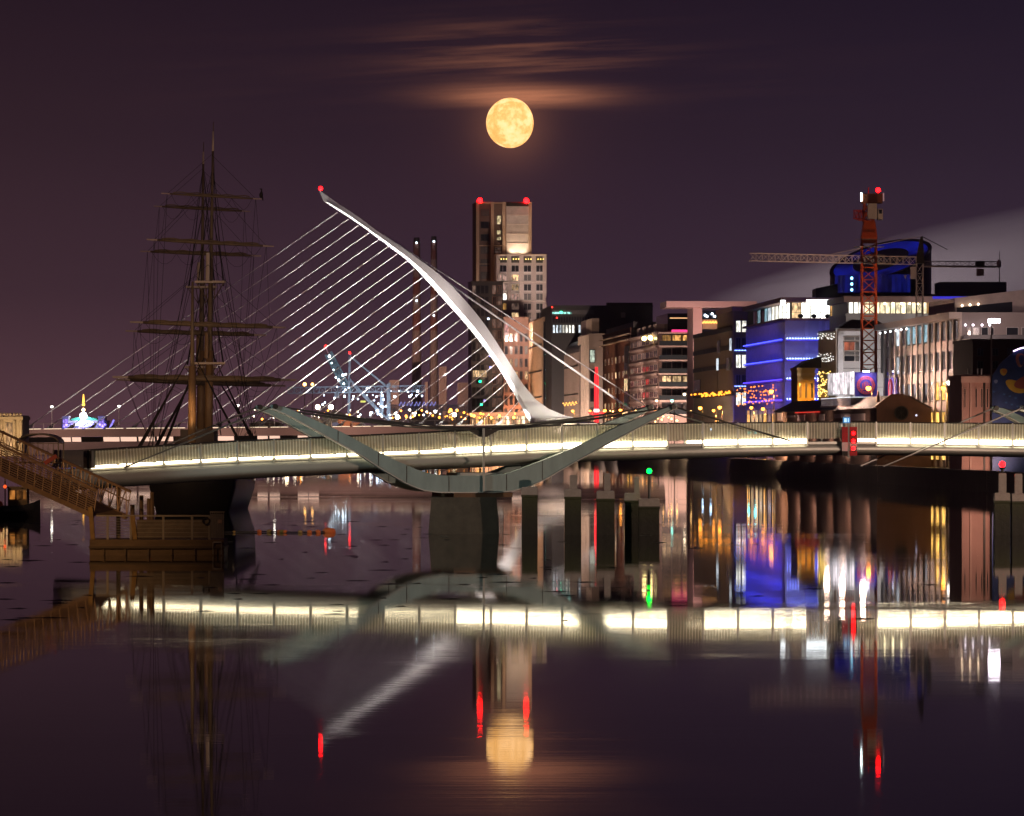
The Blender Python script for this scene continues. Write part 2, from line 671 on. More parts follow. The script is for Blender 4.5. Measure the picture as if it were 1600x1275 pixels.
# cradles
TOPE = [(423, 632.5), (445, 636), (529, 673), (592, 707), (625, 723), (650, 733.5), (672, 740.5), (695, 743), (770, 743), (792, 740), (845, 720), (901, 697.5), (966, 665.5), (1056, 631)]
BOTE = [(423, 637.5), (445, 646), (499, 675.5), (565, 712), (592, 730), (635, 755.5), (660, 765), (685, 768.5), (775, 768.5), (800, 766), (822, 760), (845, 751), (896, 721.5), (946, 694), (1046, 641), (1056, 636)]
yf = -3.4


def cradle(off_s, yc, name):
    loops = []
    flange = []
    pxs = [423 + (1056 - 423) * i / 64 for i in range(65)]
    for px in pxs:
        s = S(px, yf)
        zt, zb = Z(px, interp(TOPE, px), yf), Z(px, interp(BOTE, px), yf)
        loops.append([(s + off_s, yc - .28, zb), (s + off_s, yc + .28, zb), (s + off_s, yc + .28, zt), (s + off_s, yc - .28, zt)])
        flange.append([(s + off_s, yc - .42, zb - .07), (s + off_s, yc + .42, zb - .07), (s + off_s, yc + .42, zb - .005), (s + off_s, yc - .42, zb - .005)])
    o = MB().loft(loops).build(name, M_TEAL, fb)
    MB().loft(flange).build('lower_flange', pm('pale flange paint', (.62, .58, .52), .4), o)
    # bolted seams of the plates
    for px in (527, 590, 634, 846, 700, 790):
        s = S(px, yf)
        zt, zb = Z(px, interp(TOPE, px), yf), Z(px, interp(BOTE, px), yf)
        MB().box(s + off_s - .02, s + off_s + .02, yc - .297, yc - .283, zb + .03, zt - .03).build('plate_seam', M_DARKST, o)
    return o


SMID = S(1333, -2.6)
for off in (0, 2 * SMID):
    for yc in (yf, 2.9):
        cradle(off, yc, 'cradle_arm')
    # pier
    rot_ = lambda x, y: (off + x * CT + y * ST - .5, -x * ST + y * CT)
    lo = lambda hx, hy, z: [(*rot_(-hx, -hy), z), (*rot_(hx, -hy), z), (*rot_(hx, hy), z), (*rot_(-hx, hy), z)]
    zt = Z(737, 777, -4)
    MB().loft([lo(2.34, 4.1, -2), lo(2.32, 4.08, .2), lo(2.16, 3.95, zt - .35), lo(2.16, 3.95, zt)]).build('pier', M_GRANITE, fb)
    MB().box(off - 1.98, off + 1.98, -3.75, 3.6, zt, Z(737, 768, yf) - .08).build('bearing_block', pm('rusty bearing', (.17, .09, .045), .8, var=.4, scale=2), fb)
    MB().box(off - 1.3, off + 1.9, -2.0, 2.0, Z(737, 742, yf) - .3, Z(737, 739, yf)).build('maintenance_platform', pm('pale equipment', (.5, .47, .42), .6), fb)
    # prop, saddle and cables
    MB().bar((off, yf - .45, Z(737, 769, yf)), (off, yf - .45, Z(737, 669, yf)), .13).build('prop', M_STEEL, fb)
    for yc in (yf, 2.9):
        zc = Z(737, 672.5, yf)
        zt_ = Z(429, 634, yf)
        sl_, sr_ = S(429, yf), S(1050, yf)
        for dz_, rad in ((0, .055), (.16, .045)):
            pts = []
            for i in range(25):
                t = i / 24
                s = sl_ + (sr_ - sl_) * t
                a = s / (-sl_) if s < 0 else s / sr_
                z = zc + (zt_ - zc) * abs(a) ** 1.45 + dz_ * (1 - abs(a))
                pts.append((off + s, yc - .1, z))
            MB().tube(pts, rad, 5).build('main_cable', M_CABLE, fb)
        MB().prism([(off - 1.0, zc + .02), (off + 1.2, zc + .06), (off + .25, zc - .42), (off - .25, zc - .42)], yc - .2, yc).build('saddle_plate', M_DARKST, fb)
        for px, py, pt in ((196, 731, 429), (1243, 690, 1050)):
            a = L3(px, py, yf)
            MB().tube([(off + S(pt, yf), yc - .12, zt_), (off + a.x, yc + (.75 if yc < 0 else -.35), a.z)], .06, 5).build('back_cable', M_CABLE, fb)
        for px in (429, 1050):
            MB().tube([(off + S(px, yf), yc - .5, zt_ - .05), (off + S(px, yf), yc + .5, zt_ - .05)], .17, 8).build('cable_head', M_DARKST, fb)

# ------------------------------------------------------------------ signal on the footbridge
sg = P(1327, 690, FD + S(1327, -2.9) * ST - 2.9 * CT)
sig = thing('navigation_signal', 'red and white river signal panel with three red lamps hung on the footbridge', 'signal', (sg.x, sg.y, 0))
K = F / sg.y
zz_ = lambda py: CAM_H - (py - Y0) / K
xx_ = lambda px: (px - 1327) / K
M_SRED = pm('signal red', (.42, .015, .02), .5)
M_SWHT = pm('signal white', (.75, .62, .6), .5)
MB().box(xx_(1315.5), xx_(1324.5), -.1, .1, zz_(691), zz_(667)).build('panel', M_SRED, sig)
MB().box(xx_(1315.5), xx_(1324.5), -.1, .1, zz_(705), zz_(691)).build('panel', M_SWHT, sig)
MB().box(xx_(1315.5), xx_(1324.5), -.1, .1, zz_(712), zz_(705)).build('panel', M_DARKST, sig)
MB().box(xx_(1327.5), xx_(1339), -.12, .12, zz_(691), zz_(667)).build('panel', M_SRED, sig)
MB().box(xx_(1327.5), xx_(1339), -.12, .12, zz_(704), zz_(691)).build('panel', M_SWHT, sig)
MB().box(xx_(1327.5), xx_(1339), -.12, .12, zz_(712), zz_(704)).build('panel', M_SRED, sig)
MB().box(xx_(1324.7), xx_(1327.3), -.08, .1, zz_(716), zz_(652)).build('mast', M_STEEL, sig)
RED = em('red signal lamp', (1., .0022, .003), 22)
for py in (677, 689, 700.5):
    MB().sphere((xx_(1333.2), -.16, zz_(py)), .115, 10, 6).build('lamp', RED, sig)
    MB().ring((xx_(1333.2), -.13, zz_(py)), .2, .03, 14).build('lamp_hood', M_DARKST, sig)
sb = MB().box(xx_(1317), xx_(1328), -.16, -.02, zz_(661), zz_(652)).build('blue_sign', em('blue sign face', (.05, .22, .5), .9), sig)
for a, b_ in ((1319, 1321.4), (1322.2, 1323.2), (1325, 1326)):
    MB().box(xx_(a), xx_(b_), -.18, -.165, zz_(659.5), zz_(653.5)).build('sign_mark', em('sign mark', (.6, .85, 1), 1.2), sb)

# ------------------------------------------------------------------ fender piles in the water


def pile_mat():
    m, t, b = _tree('weedy pile concrete')
    tcn = t.nodes.new('ShaderNodeTexCoord')
    sp = t.nodes.new('ShaderNodeSeparateXYZ')
    t.links.new(tcn.outputs['Object'], sp.inputs[0])
    n = t.nodes.new('ShaderNodeTexNoise')
    n.inputs['Scale'].default_value = 3
    n.inputs['Detail'].default_value = 6
    t.links.new(tcn.outputs['Object'], n.inputs['Vector'])
    ad = t.nodes.new('ShaderNodeMath')
    ad.operation = 'MULTIPLY_ADD'
    ad.inputs[1].default_value = 1.0
    t.links.new(n.outputs[0], ad.inputs[0])
    t.links.new(sp.outputs[2], ad.inputs[2])
    r = t.nodes.new('ShaderNodeValToRGB')
    r.color_ramp.elements[0].position = .28
    r.color_ramp.elements[0].color = (.022, .02, .012, 1)
    r.color_ramp.elements[1].position = .92
    r.color_ramp.elements[1].color = (.30, .26, .22, 1)
    e_ = r.color_ramp.elements.new(.74)
    e_.color = (.045, .05, .016, 1)
    e_ = r.color_ramp.elements.new(.80)
    e_.color = (.12, .09, .06, 1)
    dv = t.nodes.new('ShaderNodeMath')
    dv.operation = 'DIVIDE'
    dv.inputs[1].default_value = 4.1
    t.links.new(ad.outputs[0], dv.inputs[0])
    t.links.new(dv.outputs[0], r.inputs[0])
    t.links.new(r.outputs[0], b.inputs['Base Color'])
    b.inputs['Roughness'].default_value = .7
    bp = t.nodes.new('ShaderNodeBump')
    bp.inputs['Strength'].default_value = .7
    bp.inputs['Distance'].default_value = .08
    t.links.new(n.outputs[0], bp.inputs['Height'])
    t.links.new(bp.outputs[0], b.inputs['Normal'])
    return m


M_PILE = pile_mat()
M_CONC = pm('pile cap concrete', (.36, .31, .27), .75, var=.25, scale=3, bump=.4)


def pile(px0, px1, ytop, label, D=281., cap=None, stub=None):
    c = P((px0 + px1) / 2, 0, D)
    r = thing('fender_pile', label, 'pile', (c.x, D, 0), group='weedy concrete piles in the water')
    k = F / D
    h = (px1 - px0) / 2 / k
    z = lambda py: CAM_H - (py - Y0) / k
    x = lambda px: (px - X0) / k - c.x
    zt = z(ytop)
    sq = lambda a, zz: [(-a, -a, zz), (a, -a, zz), (a, a, zz), (-a, a, zz)]
    MB().loft([sq(h * 1.04, -2), sq(h, .3), sq(h * .98, zt - .7), sq(h * 1.05, zt - .62), sq(h * 1.02, zt - .5)]).build('pile_shaft', M_PILE, r)
    MB().loft([sq(h * 1.0, zt - .5), sq(h * 1.0, zt - .08), sq(h * .9, zt)]).build('pile_cap', M_CONC, r)
    if stub:
        a, b_, yt = stub
        MB().loft([[(x(a) * 1, -.22, zt), (x(b_), -.22, zt), (x(b_), .22, zt), (x(a), .22, zt)],
                   [(x(a), -.22, z(yt) - .06), (x(b_), -.22, z(yt) - .06), (x(b_), .22, z(yt) - .06), (x(a), .22, z(yt) - .06)],
                   [(x(a) + .05, -.17, z(yt)), (x(b_) - .05, -.17, z(yt)), (x(b_) - .05, .17, z(yt)), (x(a) + .05, .17, z(yt))]]).build('bollard_stub', M_CONC, r)
    return r


pile(815, 840, 761, 'flat topped weedy pile nearest the footbridge pier')
pile(882, 908, 764, 'weedy pile with square stub, second right of the pier', stub=(890, 902, 742))
pile(932, 960, 767, 'weedy pile with narrow stub, third right of the pier', stub=(944, 954, 739))
pile(976, 1000, 770, 'low weedy pile tucked left of the green lamp pile', D=284, stub=(991, 999, 745))
gp = pile(998, 1030, 779, 'wide rusty pile carrying the green lamp', D=281)
pile(1553, 1577, 770, 'weedy pile under the red lamp at right edge', stub=(1560, 1572, 739))
pile(1580, 1606, 771, 'rightmost weedy pile cut by the picture edge', stub=(1585, 1597, 740))


def mast_lamp(name, px, py, pbase, D, col, strength, label, cat='lamp', rad=.2, group=None):
    c = P(px, py, D)
    b0 = P(px, pbase, D)
    r = thing(name, label, cat, (c.x, D, b0.z), group=group)
    h = c.z - b0.z
    MB().tube([(0, 0, 0), (0, 0, h - rad * 1.2)], .09, 8).build('post', M_DARKST, r)
    MB().tube([(0, 0, h - rad * 1.6), (0, 0, h - rad)], [.16, .2], 10).build('lamp_base', M_DARKST, r)
    MB().sphere((0, 0, h), rad, 12, 8).build('lens', em('lens ' + label[:20], col, strength), r)
    return r


mast_lamp('channel_light', 1014.5, 736, 779, 281, (.0, 1., .03), 14, 'green channel light on the wide rusty pile', rad=.17)
mast_lamp('channel_light', 1566, 725.5, 739, 281, (1., .0022, .003), 22, 'red channel light on the pile at right edge', rad=.2)

# ================================================================== cable stayed bridge
BD = 850.0
bk = thing('cable_stayed_bridge', 'white cable stayed bridge with curved leaning pylon behind the footbridge', 'bridge', (0, BD, 0))


def B(px, py, dy=0.):
    D = BD + dy
    v = P(px, py, D)
    return Vector((v.x, dy, v.z))


M_WHITE = pm('white bridge paint', (.78, .77, .76), .45, 0., var=.04, scale=.2)
M_FASCIA = pm('deck fascia', (.42, .30, .26), .6, var=.12, scale=.15)
M_PINK = pm('pale soffit panel', (.55, .42, .40), .6, var=.2, scale=.2)
LE = [(506, 315), (544, 339), (576.5, 361.7), (608.7, 385.8), (641, 411.5), (673, 445), (705, 481), (737, 518), (769.5, 561), (801.6, 612.6), (832, 668)]
RE = [(533, 321), (560, 339), (592.6, 363), (624.7, 384), (657, 406.7), (689, 431), (721, 463), (753.4, 501.6), (785.6, 549.8), (817.7, 601), (938, 668)]


def smooth_pts(pts, n):
    out = []
    m = len(pts) - 1
    for i in range(n + 1):
        t = i / n * m
        k = min(int(t), m - 1)
        f = t - k
        p = [pts[max(0, min(m, k + j))] for j in (-1, 0, 1, 2)]
        out.append(tuple(.5 * ((2 * p[1][c]) + (-p[0][c] + p[2][c]) * f + (2 * p[0][c] - 5 * p[1][c] + 4 * p[2][c] - p[3][c]) * f * f + (-p[0][c] + 3 * p[1][c] - 3 * p[2][c] + p[3][c]) * f ** 3) for c in (0, 1)))
    return out


RB = [(533, 321), (560, 339), (592.6, 363), (624.7, 384), (657, 406.7), (689, 431), (721, 463), (753.4, 501.6), (785.6, 549.8), (817.7, 601), (840, 627), (866, 643), (898, 653.5), (945, 662), (960, 668)]
Ls = smooth_pts(LE, 60)
Rs0 = smooth_pts(RB, 120)


def right_at(i):
    # match right edge point: same share of the way, the flare eats the last stretch
    t = i / 60
    k = t * 9 / 10 / (9 / 14) * (9 / 14) if t <= .9 else None
    if t <= .9:
        u = t / .9 * 9 / 14
    else:
        u = 9 / 14 + (t - .9) / .1 * 5 / 14
    a = u * 120
    j = min(int(a), 119)
    f = a - j
    return (Rs0[j][0] * (1 - f) + Rs0[j + 1][0] * f, Rs0[j][1] * (1 - f) + Rs0[j + 1][1] * f)


loops = []
for i in range(61):
    l, r = Ls[i], right_at(i)
    t = i / 60
    wch = min(.35, (7.5 / max(9, math.hypot(r[0] - l[0], r[1] - l[1]))))
    c = (l[0] + (r[0] - l[0]) * wch, l[1] + (r[1] - l[1]) * wch)
    dep = min(.5 + 1.0 * t, 1.3)
    kr = .8 + .2 * min(1, max(0, (t - .6) / .25))
    loops.append([B(l[0], l[1], -.12), B(c[0], c[1], -dep), B(r[0], r[1], -dep * kr), B(r[0], r[1], dep * kr), B(c[0], c[1], dep), B(l[0], l[1], .12)])
py_o = MB().loft(loops).build('pylon', M_WHITE, bk)
hc = B(858, 654.5)
cut = MB().tube([(hc.x, -4, hc.z), (hc.x, 4, hc.z)], 1.05, 20).build('cut', M_WHITE, bk)
bm_ = py_o.modifiers.new('b', 'BOOLEAN')
bm_.object = cut
bm_.solver = 'EXACT'
bpy.context.view_layer.update()
dg = bpy.context.evaluated_depsgraph_get()
nm = bpy.data.meshes.new_from_object(py_o.evaluated_get(dg))
py_o.modifiers.clear()
if len(nm.polygons) > 100:
    py_o.data = nm
bpy.data.objects.remove(cut)
# finial fin and its lamp
a, b_, c, d = B(498.5, 297), B(506, 315.5), B(533, 321.5), B(517, 310)
MB().loft([[v + Vector((0, -.35, 0)) for v in (a, b_, c, d)], [v + Vector((0, .35, 0)) for v in (a, b_, c, d)]]).build('pylon_tip', M_WHITE, bk)
tp = B(501, 294.5)
MB().sphere((tp.x, 0, tp.z), .42, 12, 8).build('warning_light', em('red warning lamp', (1., .0022, .003), 28), bk)
# stays
pyl = [(150, 190), (200, 225), (250, 255), (303, 290), (350, 322), (398, 355), (440, 392), (485, 428), (522, 465), (565, 505), (605, 545), (648, 585), (685, 625), (718, 665), (755, 705), (792, 750), (828, 795), (858, 840), (885, 885), (915, 930), (942, 972), (970, 1018), (1000, 1070), (1025, 1113)]
M_STAY = pm('white stay cable', (.8, .79, .78), .4, 0., var=0)
DECKY = [(20, 672), (40, 671), (500, 667.5), (940, 662.5), (1100, 661)]
ANCH = []
for i, (zx, zy) in enumerate(pyl):
    top = B(480 + zx / 3.109, 270 + zy / 3.109)
    ax = 40 + 33 * i if i <= 11 else 403 + 31 * (i - 11)
    ay = interp(DECKY, ax)
    foot = B(ax + 9, ay - 7.5)
    ANCH.append((ax, ay))
    MB().tube([foot, top], [.08, .058], 5).build('stay_cable', M_STAY, bk)
    w0, w1 = B(ax - 4, ay + .5), B(ax + 5, ay + .5)
    t0, t1 = B(ax + 12, ay - 9), B(ax + 6, ay - 6.5)
    mid = B(ax + 9, ay - 3)
    poly = [(w0.x, w0.z), (w1.x, w1.z), (mid.x, mid.z), (t0.x, t0.z), (t1.x, t1.z)]
    MB().prism(poly, -.45, .45).build('stay_anchor', M_WHITE, bk)
# back stays
for (a, b_, rad) in (((600, 367), (1012, 636), .13), ((668, 420), (986, 640), .22)):
    for dy in (0,):
        MB().tube([B(*a), B(b_[0], b_[1], dy * 3)], [rad * .9, rad], 6).build('back_stay', M_STAY, bk)
# deck
dkl, sof, low = [], [], []
for i in range(41):
    px = 34 + (1040 - 34) * i / 40
    y = interp(DECKY, px)
    zt = B(px, y, -11).z
    x = B(px, y, -11).x
    dkl.append([(x, -11, zt - 1.55), (x, 14, zt - 1.55), (x, 14, zt), (x, -11, zt)])
    sof.append([(x, -9.6, zt - 2.55), (x, 13, zt - 2.5), (x, 13, zt - 1.56), (x, -10.6, zt - 1.56)])
    low.append([(x, -6.5, zt - 5.0), (x, 9, zt - 5.0), (x, 11, zt - 2.56), (x, -9.0, zt - 2.56)])
MB().loft(dkl).build('deck', M_FASCIA, bk)
MB().loft(sof).build('soffit', M_DARKST, bk)
MB().loft(low).build('lower_girder', M_PINK, bk)
SOF = em('soffit light panel', (1., .66, .50), 1.0)
for a in (96, 112, 161, 188, 216, 245, 284, 312, 340, 402, 421, 465, 482, 700, 740, 800):
    y = interp(DECKY, a)
    p0, p1 = B(a, y, -11), B(a + (14 if a < 120 else 25 if a < 400 else 16), y, -11)
    MB().loft([[(p0.x, -10.68, p0.z - 1.62), (p1.x, -10.68, p1.z - 1.62), (p1.x, -9.72, p1.z - 2.48), (p0.x, -9.72, p0.z - 2.48)],
               [(p0.x, -10.5, p0.z - 1.6), (p1.x, -10.5, p1.z - 1.6), (p1.x, -9.5, p1.z - 2.48), (p0.x, -9.5, p0.z - 2.48)]]).build('soffit_light', SOF, bk)
# railing and its light line
rl = [B(34 + (1000 - 34) * i / 30, interp(DECKY, 34 + (1000 - 34) * i / 30), -10.9) + Vector((0, 0, 1.1)) for i in range(31)]
MB().tube(rl, .05, 4).build('railing', M_STEEL, bk)
for i in range(61):
    px = 36 + (1000 - 36) * i / 60
    b0 = B(px, interp(DECKY, px), -10.9)
    MB().box(b0.x - .04, b0.x + .04, -10.94, -10.86, b0.z, b0.z + 1.1).build('railing_post', M_STEEL, bk)
for i in range(30):
    a, b_ = rl[i], rl[i + 1]
    MB().bar(a + Vector((.3, .12, -1.02)), b_ + Vector((-.3, .12, -1.02)), .10, .12).build('deck_light', em('deck edge light', (1., .8, .55), 1.3), bk)
# anchor floodlights throw light up the stays and the pylon
for i in range(0, 24):
    ax, ay = ANCH[i]
    t = B(480 + pyl[i][0] / 3.109, 270 + pyl[i][1] / 3.109)
    f0 = B(ax + 9, ay - 7.5)
    spot('stay_floodlight', B(ax - 16, ay - 1, -5.0), f0.lerp(t, .22), 4200 if i < 12 else 2600, (1., .93, .86), 52, .9, bk, .3)
    if i % 2 == 0:
        spot('stay_floodlight', B(ax - 6, ay - 1, -2.0), t, 7000 if i < 12 else 4200, (1., .93, .86), 22, .9, bk, .3)
for k, (px, tx, ty, pw) in enumerate(((470, 530, 330, 120000), (560, 600, 385, 100000), (640, 660, 440, 90000), (700, 720, 505, 60000), (760, 785, 590, 26000), (800, 822, 650, 6000))):
    spot('pylon_floodlight', B(px, 664, -2.6), B(tx, ty), pw, (1., .96, .93), 42, .7, bk, .3)
spot('pylon_base_floodlight', B(880, 668, -16), B(850, 640), 9000, (1., .9, .75), 80, .8, bk, .3)
for (px, py, dy, tx, ty, tdy, pw) in ((740, 664, -15, 640, 420, 0, 60000), (800, 664, -13, 760, 540, 0, 14000), (965, 655, -16, 880, 610, 0, 9000), (985, 652, -8, 760, 470, 0, 60000), (985, 652, -8, 930, 600, 0, 9000)):  # spots added to brighten the pylon front and back stays
    spot('pylon_fill', B(px, py, dy), B(tx, ty, tdy), pw, (1., .86, .8), 40, .8, bk, .3)
for (px, tx) in ((30, 200), (300, 420), (520, 640)):  # added fill spots over the river, brightening the deck edge
    spot('fascia_fill', B(px, 700, -34), B(tx, 684, -10), 9000, (1., .62, .5), 120, .8, bk, .3)
# lamp posts on the deck
for px, wh in ((81, 'leftmost'), (186, 'second from left'), (372, 'third from left'), (429, 'rightmost')):
    y = interp(DECKY, px)
    b0 = B(px, y, -8)
    r = thing('deck_lamp_post', 'slim lamp post on the far bridge deck, %s of the four' % wh, 'lamp post', (b0.x, BD - 8, b0.z), group='lamp posts on the bridge deck')
    MB().tube([(0, 0, 0), (0, 0, 4.3)], [.10, .07], 6).build('pole', M_WHITE, r)
    MB().box(-.22, .22, -.12, .12, 4.3, 4.55).build('lamp_head', em('white lamp head', (1, .93, .8), 14), r)
# ================================================================== tall ship
SD = 372.0
sc_ = P(316, 0, SD)
ship = thing('tall_ship', 'dark three masted sailing ship with bare yards moored behind the footbridge', 'sailing ship', (sc_.x, SD, 0))
M_SPAR = pm('weathered spar wood', (.16, .115, .075), .6, var=.35, scale=1.5, stretch=(1, 1, .3))
M_MAST = pm('varnished mast', (.24, .145, .07), .5, var=.3, scale=1.2, stretch=(2, 2, .2))
M_PALE = pm('pale spar paint', (.55, .45, .38), .5)
M_ROPE = pm('tarred rope', (.022, .017, .015), .8, var=0)
M_HULL = pm('black hull paint', (.02, .018, .018), .4, var=.3, scale=.5)


def SP(px, py, D):
    v = P(px, py, D)
    return Vector((v.x - sc_.x, D - SD, v.z))


# hull: lofted sections along the keel (local y), bow away from the lens
sections = []
for i in range(15):
    t = i / 14
    y = -13 + 34 * t
    hw = 4.7 * (1 - max(0, (t - .55) / .45) ** 2.4) * (1 - .16 * max(0, (.25 - t) / .25))
    hw = max(.15, hw)
    zt = 5.0 + .9 * (t - .45) ** 2 * 3
    lp = []
    for k in range(11):
        a = -1 + 2 * k / 10
        sx = math.copysign(abs(a) ** .6, a) if abs(a) > 1e-6 else 0
        zz_h = zt - (zt + 1.5) * (1 - abs(a) ** 3)
        lp.append((hw * sx * (1 - .1 * (abs(a) > .95)), y - (1.0 if i == 0 else 0) * (zz_h / zt), zz_h))
    sections.append(lp)
MB().loft(sections).build('hull', M_HULL, ship, True)
for sx in (-1, 1):
    MB().tube([(sx * (abs(sections[i][10][0]) + .05), sections[i][10][1], sections[i][10][2] - .9) for i in range(14)], .1, 5).build('rubbing_strake', pm('strake paint', (.3, .27, .22), .5), ship)
MB().box(-1.6, 1.3, -4, 1, 4.2, 7.0).build('deckhouse', pm('deckhouse planks', (.09, .065, .05), .6), ship)
MB().box(-2.8, -1.9, 5, 8, 4.2, 6.4).build('deck_locker', M_SPAR, ship)
# masts: (px at the deck, px at the truck, D, py truck, deck py)
MD = {'fore': (313, 318, 392, 222), 'main': (325, 333.5, 372, 190), 'mizzen': (300, 301, 356, 440)}
for nm_, (p0, p1, D, yt) in MD.items():
    lean = lambda y: p0 + (p1 - p0) * (700 - y) / (700 - yt)
    if nm_ == 'mizzen':
        segs = [(705, 572, .36, .30), (585, 440, .2, .1)]
    else:
        segs = [(705, 548, .40, .34), (585, 405, .26, .2), (445, 236 if nm_ == 'main' else 256, .17, .10), (238 if nm_ == 'main' else 258, yt + 15, .10, .07), (yt + 15, yt, .04, .03)]
    for j, (ya, yb, ra, rb) in enumerate(segs):
        o = MB().tube([SP(lean(ya), ya, D), SP(lean((ya + yb) / 2), (ya + yb) / 2, D), SP(lean(yb), yb, D)], [ra, (ra + rb) / 2, rb], 10).build('mast', M_PALE if j == 3 else M_MAST if j == 0 else M_SPAR, ship, True)
    if nm_ != 'mizzen':
        for yp, hw in ((568 if nm_ == 'main' else 574, 26), (441 if nm_ == 'main' else 449, 24)):
            a = SP(lean(yp), yp, D)
            w_ = hw * D / F
            pl = MB().prism_z([(a.x - w_, a.y - 1.0), (a.x + w_, a.y - 1.0), (a.x + w_ * .8, a.y + 1.2), (a.x - w_ * .8, a.y + 1.2)], a.z - .08, a.z + .1).build('mast_top', M_PALE, ship)
            for sx in (-1, 1):
                for tt in (.35, .9):
                    MB().bar((a.x + sx * w_ * tt, a.y - .9, a.z - .05), (a.x + sx * .3, a.y - .2, a.z - 1.5), .06).build('bracket', M_SPAR, pl)
    # bare pole doublings, the upper ones pale
    if nm_ != 'mizzen':
        for ya, yb in ((560, 520), (440, 395 if nm_ == 'main' else 410)):
            MB().tube([SP(lean(ya) - 5, ya, D - .5), SP(lean(yb) - 5, yb, D - .5)], [.2, .17], 8).build('mast_head', M_PALE if ya < 500 else M_MAST, ship)
    # shrouds
    top_y = {'fore': 574, 'main': 568, 'mizzen': 575}[nm_]
    half = 4.4
    for sx in (-1, 1):
        sh = MB()
        foot = []
        for j in range(6):
            tp_ = SP(lean(top_y - 18), top_y - 18, D)
            ft = Vector((SP(p0, 690, D).x * .4 + sx * half, SP(p0, 690, D).y - .8 + .75 * j, 5.3))
            foot.append((tp_, ft))
            sh.tube([tp_ + Vector((sx * .2, 0, 0)), ft], .028, 4)
        for r_ in range(1, 15):
            t = r_ / 15
            a_, b__ = foot[0][0].lerp(foot[0][1], t), foot[-1][0].lerp(foot[-1][1], t)
            sh.tube([a_, b__], .012, 3)
        if nm_ != 'mizzen':
            for (ya, yb, hw, n_) in ((445, 570, 22, 4), (262, 447, 20, 3)):
                tp_ = SP(lean(ya), ya, D)
                for j in range(n_):
                    ft = SP(lean(yb) + sx * hw, yb, D) + Vector((0, -.5 + .5 * j, 0))
                    sh.tube([tp_, ft], .022, 4)
            # backstays to the rail
            for ya, k_ in ((262, 0), (330, 1), (447, 2)):
                tp_ = SP(lean(ya), ya, D)
                sh.tube([tp_, (SP(p0, 690, D).x * .4 + sx * (half + .2), tp_.y - 3.5 - 1.1 * k_, 5.2)], .024, 4)
        sh.build('shrouds', M_ROPE, ship)
# yards
YARDS = [('main', (252, 302), (409, 311), .11), ('fore', (240, 322), (391, 330.5), .12), ('main', (229, 374), (428, 385), .15), ('fore', (219, 392.5), (408, 400), .15),
         ('main', (203, 503), (447, 512), .20), ('fore', (196, 517), (416, 524), .19), ('main', (176, 589), (463, 594), .25), ('fore', (181, 593), (446, 603), .22)]
rig = {'main': MB(), 'fore': MB()}
yard_ends = {'main': [], 'fore': []}
for nm_, a, b_, r_ in YARDS:
    D = MD[nm_][2] - .8
    A, C = SP(a[0], a[1], D), SP(b_[0], b_[1], D)
    dirv = (C - A)
    pts = [A + dirv * t for t in (.085, .25, .5, .75, .915)]
    y_o = MB().tube(pts, [r_ * .6, r_ * .9, r_ * 1.05, r_ * .9, r_ * .6], 8).build('yard', M_SPAR, ship, True)
    for t0, t1 in ((0, .085), (.915, 1)):
        MB().tube([A + dirv * t0, A + dirv * t1], [r_ * .4, r_ * .5] if t0 == 0 else [r_ * .5, r_ * .4], 6).build('yard_end', M_PALE, y_o)
    # furled sail bundle and jackstay
    MB().tube([A + dirv * t + Vector((0, -.12, .16 + .05 * math.sin(t * 40))) for t in [.12 + .76 * i / 16 for i in range(17)]], r_ * .5, 6).build('furled_sail', M_SPAR, y_o)
    R = rig[nm_]
    # foot ropes
    n_ = 4
    for j in range(n_):
        t0, t1 = .1 + .8 * j / n_, .1 + .8 * (j + 1) / n_
        R.tube([A + dirv * (t0 + (t1 - t0) * k / 5) + Vector((0, 0, -1.0 * (1 - (2 * k / 5 - 1) ** 2) - .1)) for k in range(6)], .017, 3)
    yard_ends[nm_].append((A + dirv * .06, A + dirv * .94, A + dirv * .5))
for nm_ in rig:
    R = rig[nm_]
    E = yard_ends[nm_]
    p0, p1, D, yt = MD[nm_]
    for k in range(len(E)):
        a, b_, m_ = E[k]
        # lifts to the mast above
        up = m_ + Vector((0, 0, 5.2 if k else 3.6))
        R.tube([a, up], .018, 3)
        R.tube([b_, up], .018, 3)
        if k + 1 < len(E):
            R.tube([a, E[k + 1][0] + Vector((.6, 0, 0))], .018, 3)
            R.tube([b_, E[k + 1][1] + Vector((-.6, 0, 0))], .018, 3)
        # braces down to the rail / next mast
        for e_, sx in ((a, -1), (b_, 1)):
            R.tube([e_, e_.lerp(Vector((sx * 3.5, -9, 6)), .5) + Vector((0, 0, -.6)), Vector((sx * 3.5, -9, 5.5))], .02, 3)
    R.tube([SP(p1, yt + 40, D), Vector((0, 24, 7))], .03, 3)
    R.tube([SP(p0, 560, D), Vector((0, 24, 6.5))], .04, 3)
    R.build('running_rigging', M_ROPE, ship)
# lamp on deck, throwing warm light up the masts
for (x, y, t, p_) in ((-2.4, -18, SP(300, 600, 356), 650), (2.2, -16, SP(318, 560, 372), 550), (0, -20, SP(318, 430, 372), 900)):
    spot('deck_floodlight', (x, y, 5.8), t, p_, (1., .55, .22), 34, .7, ship, .2)
MB().box(-2.6, -2.2, -12.6, -12.3, 5.0, 5.5).build('deck_lamp', em('warm deck lamp', (1, .5, .18), 3), ship)
